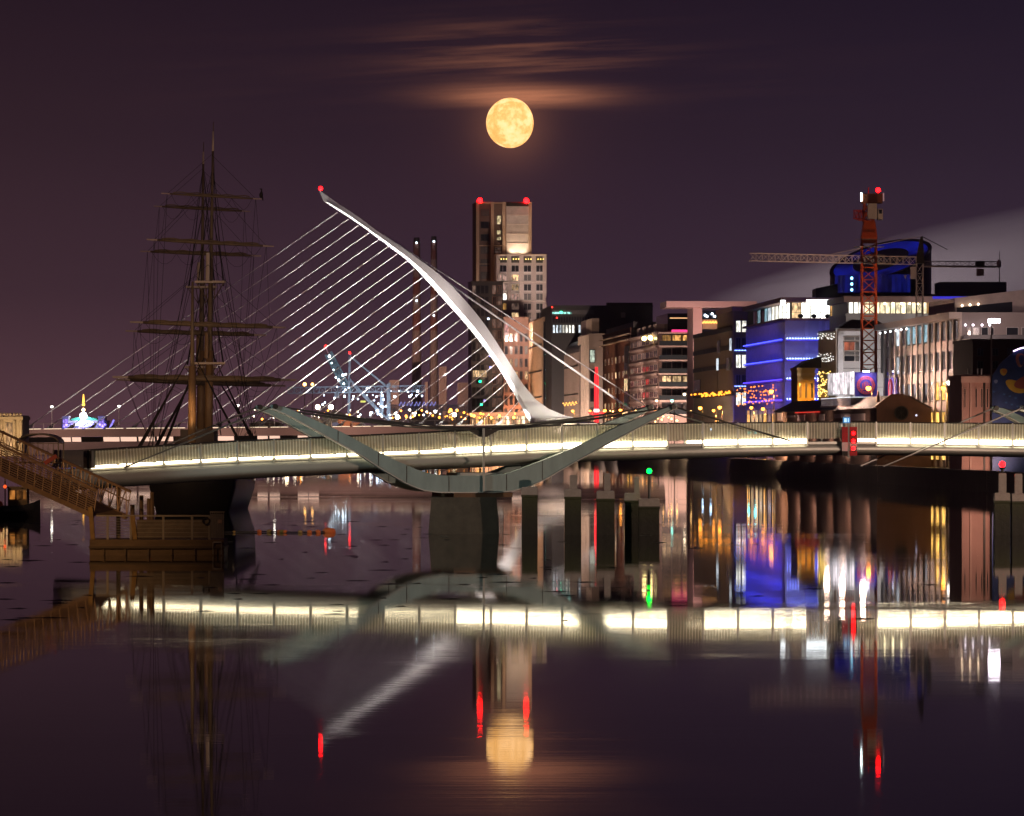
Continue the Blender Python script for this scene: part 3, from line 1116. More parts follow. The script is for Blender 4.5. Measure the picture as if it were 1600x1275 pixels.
# bird on the yard arm
bp_ = P(408, 311, MD['main'][2] - .8)
bird = thing('perched_bird', 'black bird perched on the end of the top yard', 'bird', bp_ + Vector((0, 0, .1)))
MB().loft([[(r_ * math.cos(k * math.pi / 4) + ox, r_ * math.sin(k * math.pi / 4), z) for k in range(8)] for z, r_, ox in ((0, .04, -.02), (.1, .15, 0), (.28, .17, .0), (.45, .12, .02), (.56, .06, .03), (.68, .055, .04), (.74, .075, .02), (.8, .06, 0), (.83, .02, -.02))]).build('body', M_ROPE, bird, True)
MB().tube([(-.03, 0, .76), (-.2, 0, .78)], [.03, .008], 5).build('beak', M_ROPE, bird)
MB().tube([(.08, 0, .1), (.16, 0, -.22)], [.08, .05], 5).build('tail', M_ROPE, bird)

# ================================================================== pontoon
PD = 233.0
K = F / PD
pc = P(246, 0, PD)
pon = thing('pontoon', 'dark rusty landing pontoon with railed sides at lower left', 'pontoon', (pc.x, PD, 0))
zp = lambda py: CAM_H - (py - Y0) / K
xp = lambda px: (px - X0) / K - pc.x
M_RUST = pm('rusty pontoon steel', (.16, .105, .055), .7, .1, var=.5, scale=1.2, bump=.5, stretch=(.5, 1, 2))
M_GALV = pm('dull galvanised steel', (.30, .26, .20), .5, .4, var=.25, scale=2)
MB().box(xp(140), xp(350), 0, 3.2, -.6, zp(857)).build('float_hull', M_RUST, pon)
MB().box(xp(139), xp(351), -.12, 3.3, zp(857), zp(853.5)).build('fender_rail', pm('fender timber', (.10, .07, .04), .8), pon)
MB().box(xp(140), xp(349.5), -.02, 3.2, zp(853.5), zp(843)).build('deck_slab', M_RUST, pon)
for px in (162, 196, 232, 268, 304, 338):
    MB().box(xp(px) - .05, xp(px) + .05, -.1, 0, .02, zp(858)).build('hull_rib', M_RUST, pon)
for px in (145, 168, 204, 211, 255, 300, 327):
    MB().bar((xp(px), .1, zp(844)), (xp(px - (4 if px in (211, 145) else 0)), .1, zp(806 if px not in (145,) else 792)), .12 if px not in (145, 211) else .24).build('rail_post', pm('yellow brown post', (.28, .17, .05), .7, var=.4, scale=3) if px in (145, 211) else M_GALV, pon)
for k in range(8):
    y = 811 + k * 4
    MB().bar((xp(150), .1, zp(y)), (xp(206), .1, zp(y)), .035).build('rail_bar', M_GALV, pon)
for a, b_ in ((213, 254), (257, 299), (302, 326)):
    pn = MB().box(xp(a), xp(b_), .06, .1, zp(841), zp(812)).build('rail_panel', pm('grimy mesh panel', (.15, .115, .08), .7, var=.45, scale=1.6, bump=.3), pon)
    for k in range(5):
        y = 814 + k * 6
        MB().box(xp(a), xp(b_), .03, .06, zp(y + .8), zp(y)).build('panel_rib', M_GALV, pn)
MB().bar((xp(150), .1, zp(806)), (xp(327), .1, zp(806)), .09).build('top_rail', M_GALV, pon)
gt = MB().box(xp(328), xp(350), .04, .08, zp(841), zp(803)).build('end_gate', pm('pale gate sheet', (.26, .24, .21), .6, var=.3, scale=2), pon)
for k in range(8):
    x = xp(329 + k * 2.9)
    MB().box(x - .015, x + .015, 0, .04, zp(841), zp(800)).build('gate_bar', M_GALV, gt)
MB().bar((xp(328), .02, zp(800)), (xp(351), .02, zp(800)), .07).build('gate_top', M_GALV, gt)
MB().ring((xp(322), -.02, zp(814)), .18, .05, 14).build('graffiti_ring', M_ROPE, pon)  # dark ring standing for the graffiti logo on the railing
MB().box(xp(341), xp(347), -.03, .02, zp(818), zp(812)).build('notice_plate', pm('notice plate', (.45, .3, .22), .6), pon)
MB().box(xp(334), xp(346), -.16, -.12, zp(848), zp(846)).build('step_plate', pm('pale step', (.4, .36, .3), .6), pon)
for px in (333, 346):
    MB().bar((xp(px), -.15, zp(866)), (xp(px), -.15, zp(847)), .05).build('ladder_rail', M_GALV, pon)
# back rail and mooring posts behind the pontoon
for px, yt in ((178, 760), (200, 790), (214, 775), (226, 780), (231, 770)):
    MB().tube([(xp(px) * 1.01, 2.9, zp(845)), (xp(px) * 1.01, 2.9, zp(yt))], .12, 8).build('back_post', M_RUST, pon)
# ------------------------------------------------------------------ gangway
gx0 = P(0, 0, PD + 5.6)
ax = Vector((.66, -.75, 0)).normalized()
nrm = Vector((.75, .66, 0)).normalized()
gw = thing('gangway', 'brown barred steel gangway sloping from the left quay down to the pontoon', 'gangway', (0, 0, 0))
a0, a1 = P(-75, 660, PD + 9.3), P(152, 766, PD + .2)
b0_, b1_ = P(-75, 705, PD + 9.3), P(146, 806, PD + .2)
M_GANG = pm('brown galvanised steel', (.36, .24, .15), .5, .3, var=.3, scale=1.5)
for side, off in (('near', Vector((0, 0, 0))), ('far', nrm * 2.0)):
    T0, T1, B0, B1 = a0 + off, a1 + off, b0_ + off, b1_ + off
    if side == 'far':
        d_ = (T1 - T0).normalized()
        T1 = T1 + d_ * .3
        B1 = B1 + d_ * .3
    MB().bar(T0, T1, .12).build('top_chord', M_GANG, gw)
    MB().bar(B0, B1, .16, .26).build('bottom_chord', M_GANG, gw)
    n_ = 17
    for i in range(n_ + 1):
        t = i / n_
        MB().bar(T0.lerp(T1, t), B0.lerp(B1, t), .05).build('upright', M_GANG, gw)
    if side == 'near':
        for k in range(1, 12):
            u = k / 12
            MB().bar(T0.lerp(B0, u) - nrm * .04, T1.lerp(B1, u) - nrm * .04, .05).build('infill_bar', M_GANG, gw)
    else:
        for i in range(n_):
            t, t2 = i / n_, (i + 1) / n_
            m_ = (t + t2) / 2
            MB().bar(B0.lerp(B1, t), T0.lerp(T1, m_), .05).build('diagonal', M_GANG, gw)
            MB().bar(T0.lerp(T1, m_), B0.lerp(B1, t2), .05).build('diagonal', M_GANG, gw)
        MB().bar(T0.lerp(B0, .38), T1.lerp(B1, .38), .06).build('mid_rail', M_GANG, gw)
MB().loft([[b0_, b0_ + nrm * 2, b0_ + nrm * 2 + Vector((0, 0, .1)), b0_ + Vector((0, 0, .1))], [b1_, b1_ + nrm * 2, b1_ + nrm * 2 + Vector((0, 0, .1)), b1_ + Vector((0, 0, .1))]]).build('walkway', M_RUST, gw)
MB().bar(P(70, 724, PD + 4.6), P(89, 712, PD + 4.6), .3, .22).build('red_beam', pm('red beam paint', (.3, .03, .02), .6), gw)
# canopy over the head of the gangway
SHD = 262.0
sp_ = P(59, 0, SHD)
K2 = F / SHD
shl = thing('arched_shelter', 'small arched glass shelter at the top of the gangway', 'shelter', (sp_.x, SHD, 0))
hz = lambda py: CAM_H - (py - Y0) / K2
hx = lambda px: (px - 59) / K2
arc = [(hx(59) + 1.28 * math.cos(math.pi * k / 12) * 1.0, hz(692) + (14 / K2) * math.sin(math.pi * k / 12)) for k in range(13)]
for y in (0, 1.5, 3):
    MB().tube([(x, y, z) for x, z in arc], .05, 5).build('roof_hoop', M_GALV, shl)
for k in range(12):
    (xa, za), (xb, zb) = arc[k], arc[k + 1]
    MB().loft([[(xa, 0, za), (xb, 0, zb), (xb, 0, zb + .03), (xa, 0, za + .03)], [(xa, 3, za), (xb, 3, zb), (xb, 3, zb + .03), (xa, 3, za + .03)]]).build('roof_pane', pm('dusty roof glazing', (.22, .17, .16), .3, 0.1), shl)
for k in range(9):
    x = -1.26 + 2.52 * k / 8
    for y in ((0, 3) if k in (0, 8) else (3,)):
        MB().bar((x, y, hz(722)), (x, y, hz(692)), .07 if k in (0, 8) else .035).build('bar', M_GALV, shl)
MB().bar((-1.27, 3, hz(693)), (1.27, 3, hz(693)), .05).build('head_rail', M_GALV, shl)
MB().box(-1.4, 1.4, -.1, 3.2, hz(724), hz(722)).build('base', M_RUST, shl)
# ------------------------------------------------------------------ floating boom
bo = P(440, 0, 286)
boom = thing('floating_boom', 'thin rope of orange and red floats lying on the water right of the pontoon', 'float line', (bo.x, 286, 0))
kb = F / 286
pts = [((px - 440) / kb, .8 * math.sin(px * .05), .06) for px in range(352, 520, 8)]
MB().tube(pts, .045, 5).build('rope', M_ROPE, boom)
for i, (px, r_) in enumerate(((366, .1), (404, .14), (420, .16), (436, .14), (441, .15), (446, .13), (470, .14), (484, .15), (497, .16), (512, .3), (517, .26))):
    MB().sphere(((px - 440) / kb, .8 * math.sin(px * .05), .08), r_, 10, 6, (1.2, 1, .9)).build('float_ball', pm('orange float', (.75, .16, .03), .5) if px > 490 or i % 2 else pm('faded float', (.35, .2, .05), .6), boom)
# small workboat beyond the gangway
wbD = 342.0
wb = thing('workboat', 'small dark workboat with a dim orange lit cabin under the gangway', 'boat', (P(24, 0, wbD).x, wbD, 0))
kw = wbD / F
sec = []
for px, hwid, zt in ((-40, .9, 1.15), (-20, 1.3, 1.0), (10, 1.35, .85), (40, 1.1, .95), (54, .6, 1.15), (63, .08, 1.4)):
    x = (px - 24) * kw
    sec.append([(x, -hwid * .5, -.4), (x, hwid * .5, -.4), (x, hwid, zt * .5), (x, hwid, zt), (x, -hwid, zt), (x, -hwid, zt * .5)])
MB().loft(sec).build('hull', pm('dark boat hull', (.03, .028, .03), .5), wb)
cbn = MB().box((14 - 24) * kw, (44 - 24) * kw, -.75, .75, .8, 2.3).build('cabin', M_RUST, wb)
MB().box((12 - 24) * kw, (46 - 24) * kw, -.85, .85, 2.3, 2.4).build('cabin_roof', M_RUST, wb)
for a_, c_ in ((17, 25), (28, 36), (38, 43)):
    MB().box((a_ - 24) * kw, (c_ - 24) * kw, -.8, -.76, 1.4, 2.1).build('cabin_window', lit('boat cabin glow', (1., .36, .07), .35), cbn)
MB().tube([((8 - 24) * kw, 0, .8), ((8 - 24) * kw, 0, 3.2)], .05, 6).build('mast', M_RUST, wb)
MB().sphere(((8 - 24) * kw, -.1, 2.4), .14, 8, 6).build('mast_lamp', em('dim red lamp', (1, .1, .02), 1.6), wb)
MB().sphere(((2 - 24) * kw, -1.2, 1.0), .28, 8, 6).build('fender_ball', pm('orange float', (.75, .16, .03), .5), wb)
spot('quay_fill', (-33, 262, 14), (-8, 284, 4), 9500, (.72, 1., .98), 44, .9, None, .3)  # added cool fill for the cradle, out of view, no fixture
spot('quay_fill', (73, 215, 12), (9, 284, 4.5), 115000, (1., .70, .54), 46, .8, None, .3)  # added warm fill for the right arm and piles, out of view
spot('quay_fill', (-44, 318, 12), (-26, 372, 18), 15000, (1., .62, .34), 75, .8, None, .3)  # added fill that brightens the ship, no fixture
spot('quay_fill', P(-130, 560, 215), P(60, 760, PD + 3), 5600, (1., .55, .24), 62, .8, None, .3)  # added fill for the gangway, from outside the frame

# ================================================================== classical building, north quay
CD = 520.0
cc = P(14, 0, CD)
K3 = F / CD
cb = thing('classical_pavilion', 'cream lit stone pavilion with roof balustrade at far left', 'building', (cc.x, CD, 4.2))
z3 = lambda py: CAM_H - (py - Y0) / K3 - 4.2
x3 = lambda px: (px - 14) / K3
M_CREAM = pm('cream stone', (.5, .4, .28), .7, var=.15, scale=1)
MB().box(x3(-40), x3(34), .5, 8, -.3, z3(652)).build('wall', M_CREAM, cb)
MB().box(x3(-41), x3(35.5), .1, 8.2, z3(656), z3(651)).build('cornice', M_CREAM, cb)
MB().box(x3(-40), x3(34), .3, 8, z3(651), z3(649)).build('parapet', M_CREAM, cb)
for k in range(14):
    px = -36 + k * 5.2
    MB().tube([(x3(px), .4, z3(649)), (x3(px), .4, z3(646.5)), (x3(px), .4, z3(645))], [.12, .2, .08], 6).build('baluster', M_CREAM, cb)
for px in (-38, -18, 2, 22, 32):
    MB().tube([(x3(px), .25, 0), (x3(px), .25, z3(657))], [.24, .2], 10).build('column', M_CREAM, cb)
for px in (-28, -8, 11, 17):
    fr = MB().box(x3(px - 3), x3(px + 3), .42, .52, .4, z3(660)).build('window', pm('cream frame', (.4, .33, .25), .6), cb)
    MB().box(x3(px - 2.4), x3(px + 2.4), .38, .415, .6, z3(661)).build('pane', lit('pavilion window', (1., .55, .25), .7), fr)
spot('pavilion_fill', (x3(20), -7, .5), (x3(8), .5, z3(668)), 2600, (1., .68, .36), 100, .8, cb, .2)  # added fill on the pavilion front, no fixture
# ================================================================== south quay buildings
QA = math.atan(.062)
G_DARK = pm('dark window glass', (.02, .022, .028), .07, 0., var=.3, scale=.4)
G_GREY = pm('grey blind behind glass', (.12, .115, .115), .25, 0., var=.3, scale=.5)
G_WARM = lit('warm lit room', (1., .66, .34), 1.0)
G_AMBR = lit('amber lit room', (1., .5, .14), 1.0)
G_COOL = lit('cool lit office', (.82, .92, 1.), 1.1)
G_WHIT = lit('white lit office', (1., .97, .85), 1.7, .6)
G_DIM = lit('dim room', (.9, .55, .42), .13)
G_TEAL = lit('teal office', (.45, .8, .95), .5)
M_FRAME = pm('pale window frame', (.5, .47, .45), .5, var=.05)
M_DFRAME = pm('dark window frame', (.05, .05, .055), .4, .3, var=.05)


class Bld:
    def __init__(s, name, label, cpx, D, rpx, lpx, top, mat, q=QA, L=None, base=GZ - .3, roof=None, body=True, cat='building'):
        s.c, s.s, s.D = math.cos(q), math.sin(q), D
        s.X = (cpx - X0) / F * D
        s.base = base
        s.root = thing(name, label, cat, (s.X, D, base), q)
        s.W = s.wx(rpx)
        s.L = L if L else s.ry(lpx)
        s.H = s.hz(top)
        if body:
            MB().box(0, s.W, 0, s.L, 0, s.H).build('wall', mat, s.root)
            MB().box(-.15, s.W + .15, -.15, s.L + .15, s.H, s.H + .35).build('parapet', roof or mat, s.root)

    def wx(s, px):
        k = px - X0
        return (k * s.D - s.X * F) / (F * s.c - k * s.s)

    def ry(s, px):
        k = px - X0
        return (s.X * F - k * s.D) / (s.s * F + k * s.c)

    def hz(s, py, y=0.):
        return CAM_H - (py - Y0) * (s.D + y) / F - s.base

    def box(s, face, a0, a1, d0, d1, z0, z1, name, mat, parent=None):
        m = MB()
        if face == 'W':
            m.box(a0, a1, -d1, -d0, z0, z1)
        else:
            m.box(-d1, -d0, a0, a1, z0, z1)
        return m.build(name, mat, parent or s.root)

    def rng(s, face):
        return s.W if face == 'W' else s.L

    def facade(s, face, nc, nr, z0, z1, glass, a0=None, a1=None, wf=.7, hf=.68, frame=None, mull=1, seed=1, skip=(), proud=.1, base=0.):
        a0 = 0 if a0 is None else a0
        a1 = s.rng(face) if a1 is None else a1
        R = random.Random(seed)
        cw, ch = (a1 - a0) / nc, (z1 - z0) / nr
        w, h = cw * wf / 2, ch * hf / 2
        t = max(.06, min(.14, w * .12))
        m = MB()
        for x0, x1, zz0, zz1 in ((-w, w, -h, -h + t), (-w, w, h - t, h), (-w, -w + t, -h, h), (w - t, w, -h, h)):
            m.box(x0, x1, -proud, .02, zz0, zz1)
        for k in range(mull):
            x = -w + 2 * w * (k + 1) / (mull + 1)
            m.box(x - t * .4, x + t * .4, -proud + .02, .02, -h, h)
        fm = m.mesh('window')
        pmn = MB().box(-w + t * .5, w - t * .5, -.045, -.005, -h + t * .5, h - t * .5).mesh('pane')
        rz = 0 if face == 'W' else -math.pi / 2
        tot = sum(g[1] for g in glass)
        for r in range(nr):
            for c in range(nc):
                if (c, r) in skip:
                    continue
                x = R.random() * tot
                g = glass[-1][0]
                for gm, wt_ in glass:
                    if x < wt_:
                        g = gm
                        break
                    x -= wt_
                a = a0 + cw * (c + .5)
                z = z0 + ch * (r + .5)
                loc = (a, -base, z) if face == 'W' else (-base, a, z)
                o = inst('window', fm, frame or M_FRAME, s.root, loc, (0, 0, rz))
                inst('pane', pmn, g, o)

    def bands(s, face, zs_, th, mat, depth=.3, a0=None, a1=None, name='floor_band'):
        for z in zs_:
            s.box(face, 0 if a0 is None else a0, s.rng(face) if a1 is None else a1, .0, depth, z - th / 2, z + th / 2, name, mat)

    def piers(s, face, xs, w, z0, z1, mat, depth=.4, name='pier'):
        for x in xs:
            s.box(face, x - w / 2, x + w / 2, 0, depth, z0, z1, name, mat)

    def fins(s, face, n, z0, z1, mat, depth=.2, w=.12, a0=None, a1=None):
        a0 = 0 if a0 is None else a0
        a1 = s.rng(face) if a1 is None else a1
        m = MB()
        for k in range(n + 1):
            x = a0 + (a1 - a0) * k / n
            if face == 'W':
                m.box(x - w / 2, x + w / 2, -depth, 0, z0, z1)
            else:
                m.box(-depth, 0, x - w / 2, x + w / 2, z0, z1)
        return tag(m.build('cladding_fins', mat, s.root), None, None, kind='stuff')

    def flood(s, face, power, col, dist=22, up=.55, n=1, angle=95, z=1.0, back=1.4):  # added spots without fixtures, standing in for general city light
        for k in range(n):
            a = s.rng(face) * (k + .5) / n
            if face == 'W':
                spot('facade_fill', (a, -dist, z), (a, 0, s.H * up), power * FL / n, col, angle, .8, s.root, .4)
            else:
                spot('facade_fill', (-dist, a - back * dist, z), (0, a, s.H * up), power * FL / n, col, angle, .8, s.root, .4)


FL = 3.3
WARM = (1., .68, .42)
PINK = (1., .72, .6)
ORNG = (1., .5, .16)

# ---- capital tower: tall upper shaft with a lower block in front
b = Bld('tower_block', 'tallest tower with floodlit white panel and two red roof lights under the moon', 745, 1352, 830, 738, 317, pm('tower brown brick', (.17, .105, .085), .7, var=.15, scale=.15), q=.1, L=15)
M_PIER = pm('tower stone pier', (.5, .36, .25), .6, var=.08)
b.piers('W', [b.wx(746), b.wx(769), b.wx(787), b.wx(828)], .95, 0, b.H + .3, M_PIER, .9)
b.box('W', b.wx(745), b.wx(790), 0, .7, b.hz(384.5), b.hz(383), 'floor_band', M_PIER)
b.box('W', b.wx(745), b.wx(790), 0, .7, b.hz(318), b.hz(316), 'roof_band', M_PIER)
b.box('W', b.wx(745), b.wx(766), 0, .3, b.hz(413), b.hz(412), 'floor_band', M_PIER)
pnl = b.box('W', b.wx(791), b.wx(826.5), 0, .25, b.hz(399), b.hz(322), 'white_panel', pm('perforated white panel', (.46, .41, .38), .6, var=.25, scale=.5, bump=.2))
for y in (335.5, 350, 365, 380):
    b.box('W', b.wx(792), b.wx(826), .25, .42, b.hz(y + .7), b.hz(y - .4), 'panel_ledge', pm('panel ledge', (.6, .52, .46), .5), pnl)
b.box('W', b.wx(791), b.wx(827), .0, .5, b.hz(322), b.hz(317), 'dark_louvre', M_DARKST)
spot('panel_floodlight', (b.wx(801), -2.0, b.hz(398.5)), (b.wx(803), -.2, b.hz(372)), 1500, (1., .74, .5), 130, .9, b.root, .3)
spot('panel_floodlight', (b.wx(816), -2.0, b.hz(398.5)), (b.wx(816), -.2, b.hz(372)), 1500, (1., .74, .5), 130, .9, b.root, .3)
spot('panel_floodlight', (b.wx(808), -9, b.hz(399)), (b.wx(808), -.2, b.hz(345)), 5200, (1., .66, .46), 110, .9, b.root, .3)
b.facade('W', 1, 6, b.hz(440), b.hz(322), [(G_GREY, 3), (G_DARK, 2)], b.wx(749), b.wx(766), .75, .55, M_DFRAME, 1, 3, base=.05)
for i, (y0, y1) in enumerate(((337, 350), (360, 366), (370, 375))):
    f_ = b.box('W', b.wx(776), b.wx(783), 0, .12, b.hz(y1 + .6), b.hz(y0 - .6), 'window', M_DFRAME)
    b.box('W', b.wx(776.5), b.wx(782.5), .13, .17, b.hz(y1), b.hz(y0), 'pane', lit('tower stair glow', (1., .78, .42), .75), f_)
b.facade('W', 1, 2, b.hz(396), b.hz(386), [(G_DIM, 1)], b.wx(771), b.wx(785), .7, .8, M_PIER, 1, 4, base=.05)
RWARN = em('red roof warning lamp', (1., .0022, .003), 30)
for px in (749.5, 822):
    o = MB().sphere((b.wx(px), -.6, b.hz(313.5)), .85, 12, 8).build('warning_light', RWARN, b.root)
    MB().tube([(b.wx(px), -.6, b.H), (b.wx(px), -.6, b.hz(317))], .2, 6).build('lamp_bracket', M_DARKST, b.root)
b.flood('W', 26000, (1., .52, .3), 40, .75)
b.flood('R', 9000, (1., .45, .2), 14, .6)
t = Bld('apartment_tower', 'lower stone apartment block in front of the tallest tower, planted top balconies', 776, 1338, 853, 770, 398, pm('pale tower stone', (.42, .35, .32), .7, var=.1, scale=.15), q=.1, L=9)
M_TST = pm('tower facade stone', (.47, .39, .36), .65, var=.08, scale=.2)
xs = [t.W * k / 4 for k in range(5)]
t.piers('W', [x + (.45 if i == 0 else -.45 if i == 4 else 0) for i, x in enumerate(xs)], 1.2, 0, t.H + .3, M_TST, .55)
rows_ = [(398, 412), (412, 426.5), (426.5, 440.5), (441.5, 456), (456, 470.5), (471.5, 486), (486, 500), (501, 515), (515, 530)]
for y in (398.5, 440.7, 471, 501):
    t.box('W', 0, t.W, 0, .7, t.hz(y + .7), t.hz(y - .5), 'floor_band', pm('pale band', (.62, .52, .47), .6))
G_PIN = lit('pink curtain room', (1., .62, .5), .55)
GR = [[None] * 4, [G_DARK] * 4, [G_PIN, G_WARM, G_GREY, G_GREY], [G_PIN, G_WARM, G_DARK, G_DARK], [G_WHIT, G_PIN, G_GREY, G_GREY], [G_AMBR, G_DIM, G_DARK, G_DARK], [G_GREY, G_WARM, G_GREY, G_DARK], [G_DIM, G_GREY, G_DARK, G_DARK], [G_DARK] * 4]
cw = t.W / 4
ftop = None
for r_, (y0, y1) in enumerate(rows_):
    z1, z0 = t.hz(y0 + 2), t.hz(y1 - 1.6)
    for c in range(4):
        xa = c * cw + .72
        xb = (c + 1) * cw - .72
        if r_ == 0:
            # open planted balcony
            t.box('W', xa, xb, 0, .06, z0 + .5, z1, 'balcony_glass', G_DIM)
            tr = t.box('W', xa, xb, .1, .5, z0, z0 + .7, 'planter', M_DARKST)
            for k in range(3):
                x = xa + (xb - xa) * (k + .5) / 3
                MB().sphere((x, -.55, z0 + 1.0 + .3 * (k % 2)), .42, 7, 5).build('plant', pm('planter leaves', (.10, .11, .02), .8, var=.6, scale=5), tr)
                MB().sphere((x + .2, -.95, z0 + 1.1), .16, 6, 4).build('planter_lamp', em('planter lamp', (1., .75, .2), 5), tr)
            continue
        f_ = MB()
        for (x0, x1, a_, c_) in ((xa, xb, z0, z0 + .12), (xa, xb, z1 - .12, z1), (xa, xa + .12, z0, z1), (xb - .12, xb, z0, z1), ((xa + xb) / 2 - .06, (xa + xb) / 2 + .06, z0, z1)):
            f_.box(x0, x1, -.12, 0, a_, c_)
        f_ = f_.build('window', M_FRAME, t.root)
        t.box('W', xa + .06, xb - .06, .005, .045, z0 + .05, z1 - .05, 'pane', GR[r_][c], f_)
        t.box('W', xa, xb, 0, .2, z0 - .5, z0 - .02, 'spandrel', pm('white spandrel', (.6, .55, .52), .6), f_)
t.flood('W', 23000, (1., .74, .62), 42, .62, 2, 80, 34)
t.box('W', -.3, t.W + .3, -.3, 1.0, t.H, t.H + .2, 'coping', M_PIER)

d = Bld('dark_glass_tower', 'dark glass slab left of the tallest tower with scattered lit floors', 737, 1300, 786, 735, 441, pm('dark curtain wall', (.045, .04, .042), .35, var=.2, scale=.2), q=.1, L=12)
d.facade('W', 4, 14, 2, d.H - .5, [(G_DARK, 7), (G_GREY, 2), (G_DIM, 2)], None, d.wx(764), .85, .72, M_DFRAME, 0, 5)
d.facade('W', 2, 14, 2, d.H - .5, [(G_DARK, 3), (G_DIM, 4), (G_GREY, 1)], d.wx(768), d.wx(785), .7, .75, pm('brick window reveal', (.30, .14, .09), .7), 1, 6)
f_ = d.box('W', d.wx(738), d.wx(761), .1, .2, d.hz(590), d.hz(578), 'lit_floor', M_DFRAME)
for k in range(6):
    d.box('W', d.wx(739 + k * 3.6), d.wx(742 + k * 3.6), .21, .25, d.hz(589), d.hz(579), 'pane', G_WARM, f_)
for px, py, m_ in ((750, 596, em('green point', (.0, 1., .4), 6)), (752, 632, em('green point', (.0, 1., .4), 6)), (763, 498, em('white sign', (.7, .85, 1.), 3)), (766, 556, em('blue sign', (.15, .2, 1.), 1.5)), (766, 574, em('blue sign', (.15, .2, 1.), 1.5)), (757, 626, em('violet sign', (.4, .3, 1.), 1.2))):
    d.box('W', d.wx(px - 1.6), d.wx(px + 1.6), .2, .35, d.hz(py + 1.5), d.hz(py - 1.5), 'sign_light', m_)
d.flood('W', 9000, (1., .5, .3), 30, .3)
m_ = Bld('brick_infill', 'brown block behind the pylon with a pink screen and slim lit windows', 787, 1318, 826, 786, 497, pm('brown infill brick', (.17, .09, .065), .75, var=.2, scale=.2), q=.1, L=10)
m_.facade('W', 5, 9, 1, m_.H - 4, [(G_DARK, 4), (G_DIM, 3), (G_WARM, 2), (G_GREY, 2)], None, None, .6, .65, M_DFRAME, 0, 8)
f_ = m_.box('W', m_.wx(788), m_.wx(795), .15, .3, m_.hz(525), m_.hz(506), 'pink_screen', lit('pink screen', (1., .45, .4), .55))
m_.box('W', m_.wx(779), m_.wx(786), .15, .4, m_.hz(532), m_.hz(512), 'bright_screen', lit('cream screen', (1., .85, .55), 1.6, .4))
m_.flood('W', 9000, WARM, 30, .4)
# shopfronts at the foot of the towers
sf = Bld('shopfront_row', 'glowing row of shopfronts at the foot of the towers', 735, 1285, 845, 733, 646, pm('shopfront band', (.3, .2, .14), .6), q=.1, L=5, base=2.5)
sf.facade('W', 14, 1, .4, sf.H, [(G_WARM, 2), (G_AMBR, 3), (lit('hot shop window', (1., .8, .55), 2.6), 2)], None, None, .8, .85, M_DFRAME, 0, 3)
spot('shop_glow', (10, -22, 2), (8, 0, 8), 12000, ORNG, 110, .8, sf.root)

# ---- dark roofed office
o4 = Bld('dark_office', 'black flat roofed office with a green roof sign and cold lit windows', 862, 1235, 1020, 845, 479, pm('black office cladding', (.035, .033, .035), .5, var=.2, scale=.2))
o4.box('W', 0, o4.W * .42, .05, .2, o4.hz(491), o4.hz(484), 'roof_glazing', G_GREY)
o4.box('W', o4.wx(863), o4.wx(893), .22, .3, o4.hz(490.5), o4.hz(487.5), 'sign_strip', lit('teal roof sign', (.4, 1., .85), .9))
o4.box('W', o4.wx(875), o4.wx(878), .3, .6, o4.hz(489.5), o4.hz(486.5), 'green_lamp', em('green roof lamp', (.05, 1., .45), 9))
for px, py in ((862.5, 480), (870, 496.5)):
    o4.box('W', o4.wx(px - 1), o4.wx(px + 1), .3, .6, o4.hz(py + 1), o4.hz(py - 1), 'red_lamp', em('red roof lamp', (1., .03, .02), 6))
o4.facade('W', 11, 1, o4.hz(522), o4.hz(506), [(G_WHIT, 3), (G_COOL, 2), (G_DARK, 2)], o4.wx(863), o4.wx(918), .72, .8, M_DFRAME, 0, 12)
o4.facade('W', 16, 1, o4.hz(505), o4.hz(494), [(G_DARK, 1)], o4.wx(863), o4.wx(930), .85, .9, M_DFRAME, 0, 13)
o4.box('W', o4.wx(970), o4.wx(977), .1, .3, o4.hz(496), o4.hz(488), 'vent', pm('tan vent', (.3, .24, .2), .7))
o4.box('W', o4.W * .55, o4.W, -4, -.5, o4.H + .36, o4.H + 1.2, 'plant_room', M_DARKST)
o4.flood('W', 5000, WARM, 25, .5)

# ---- ochre louvred block and dark glass stair
oc = Bld('ochre_block', 'ochre louvred block with dark glass stair tower right of the pylon', 848, 1262, 858, 821, 497, pm('ochre cladding', (.34, .215, .13), .65, var=.15, scale=.2))
oc.fins('R', 26, 1, oc.H, pm('ochre fin', (.40, .26, .16), .6), .3, .35)
oc.bands('R', [oc.H * k / 5 for k in (1, 2, 3, 4)], .35, M_DARKST, .35)
oc.box('W', oc.wx(849), oc.W, 0, .2, 1, oc.H - 1, 'stair_glass', G_DARK)
for py, col in ((554.5, (.2, 1., .8)), (578, (.5, .8, 1.)), (599.5, (.0, 1., .3)), (622, (.3, 1., .9))):
    MB().sphere((oc.wx(853.5), -.4, oc.hz(py)), .36, 8, 6).build('stair_lamp', em('stair lamp %d' % py, col, 9), oc.root)
oc.flood('R', 16000, WARM, 16, .5, 2)
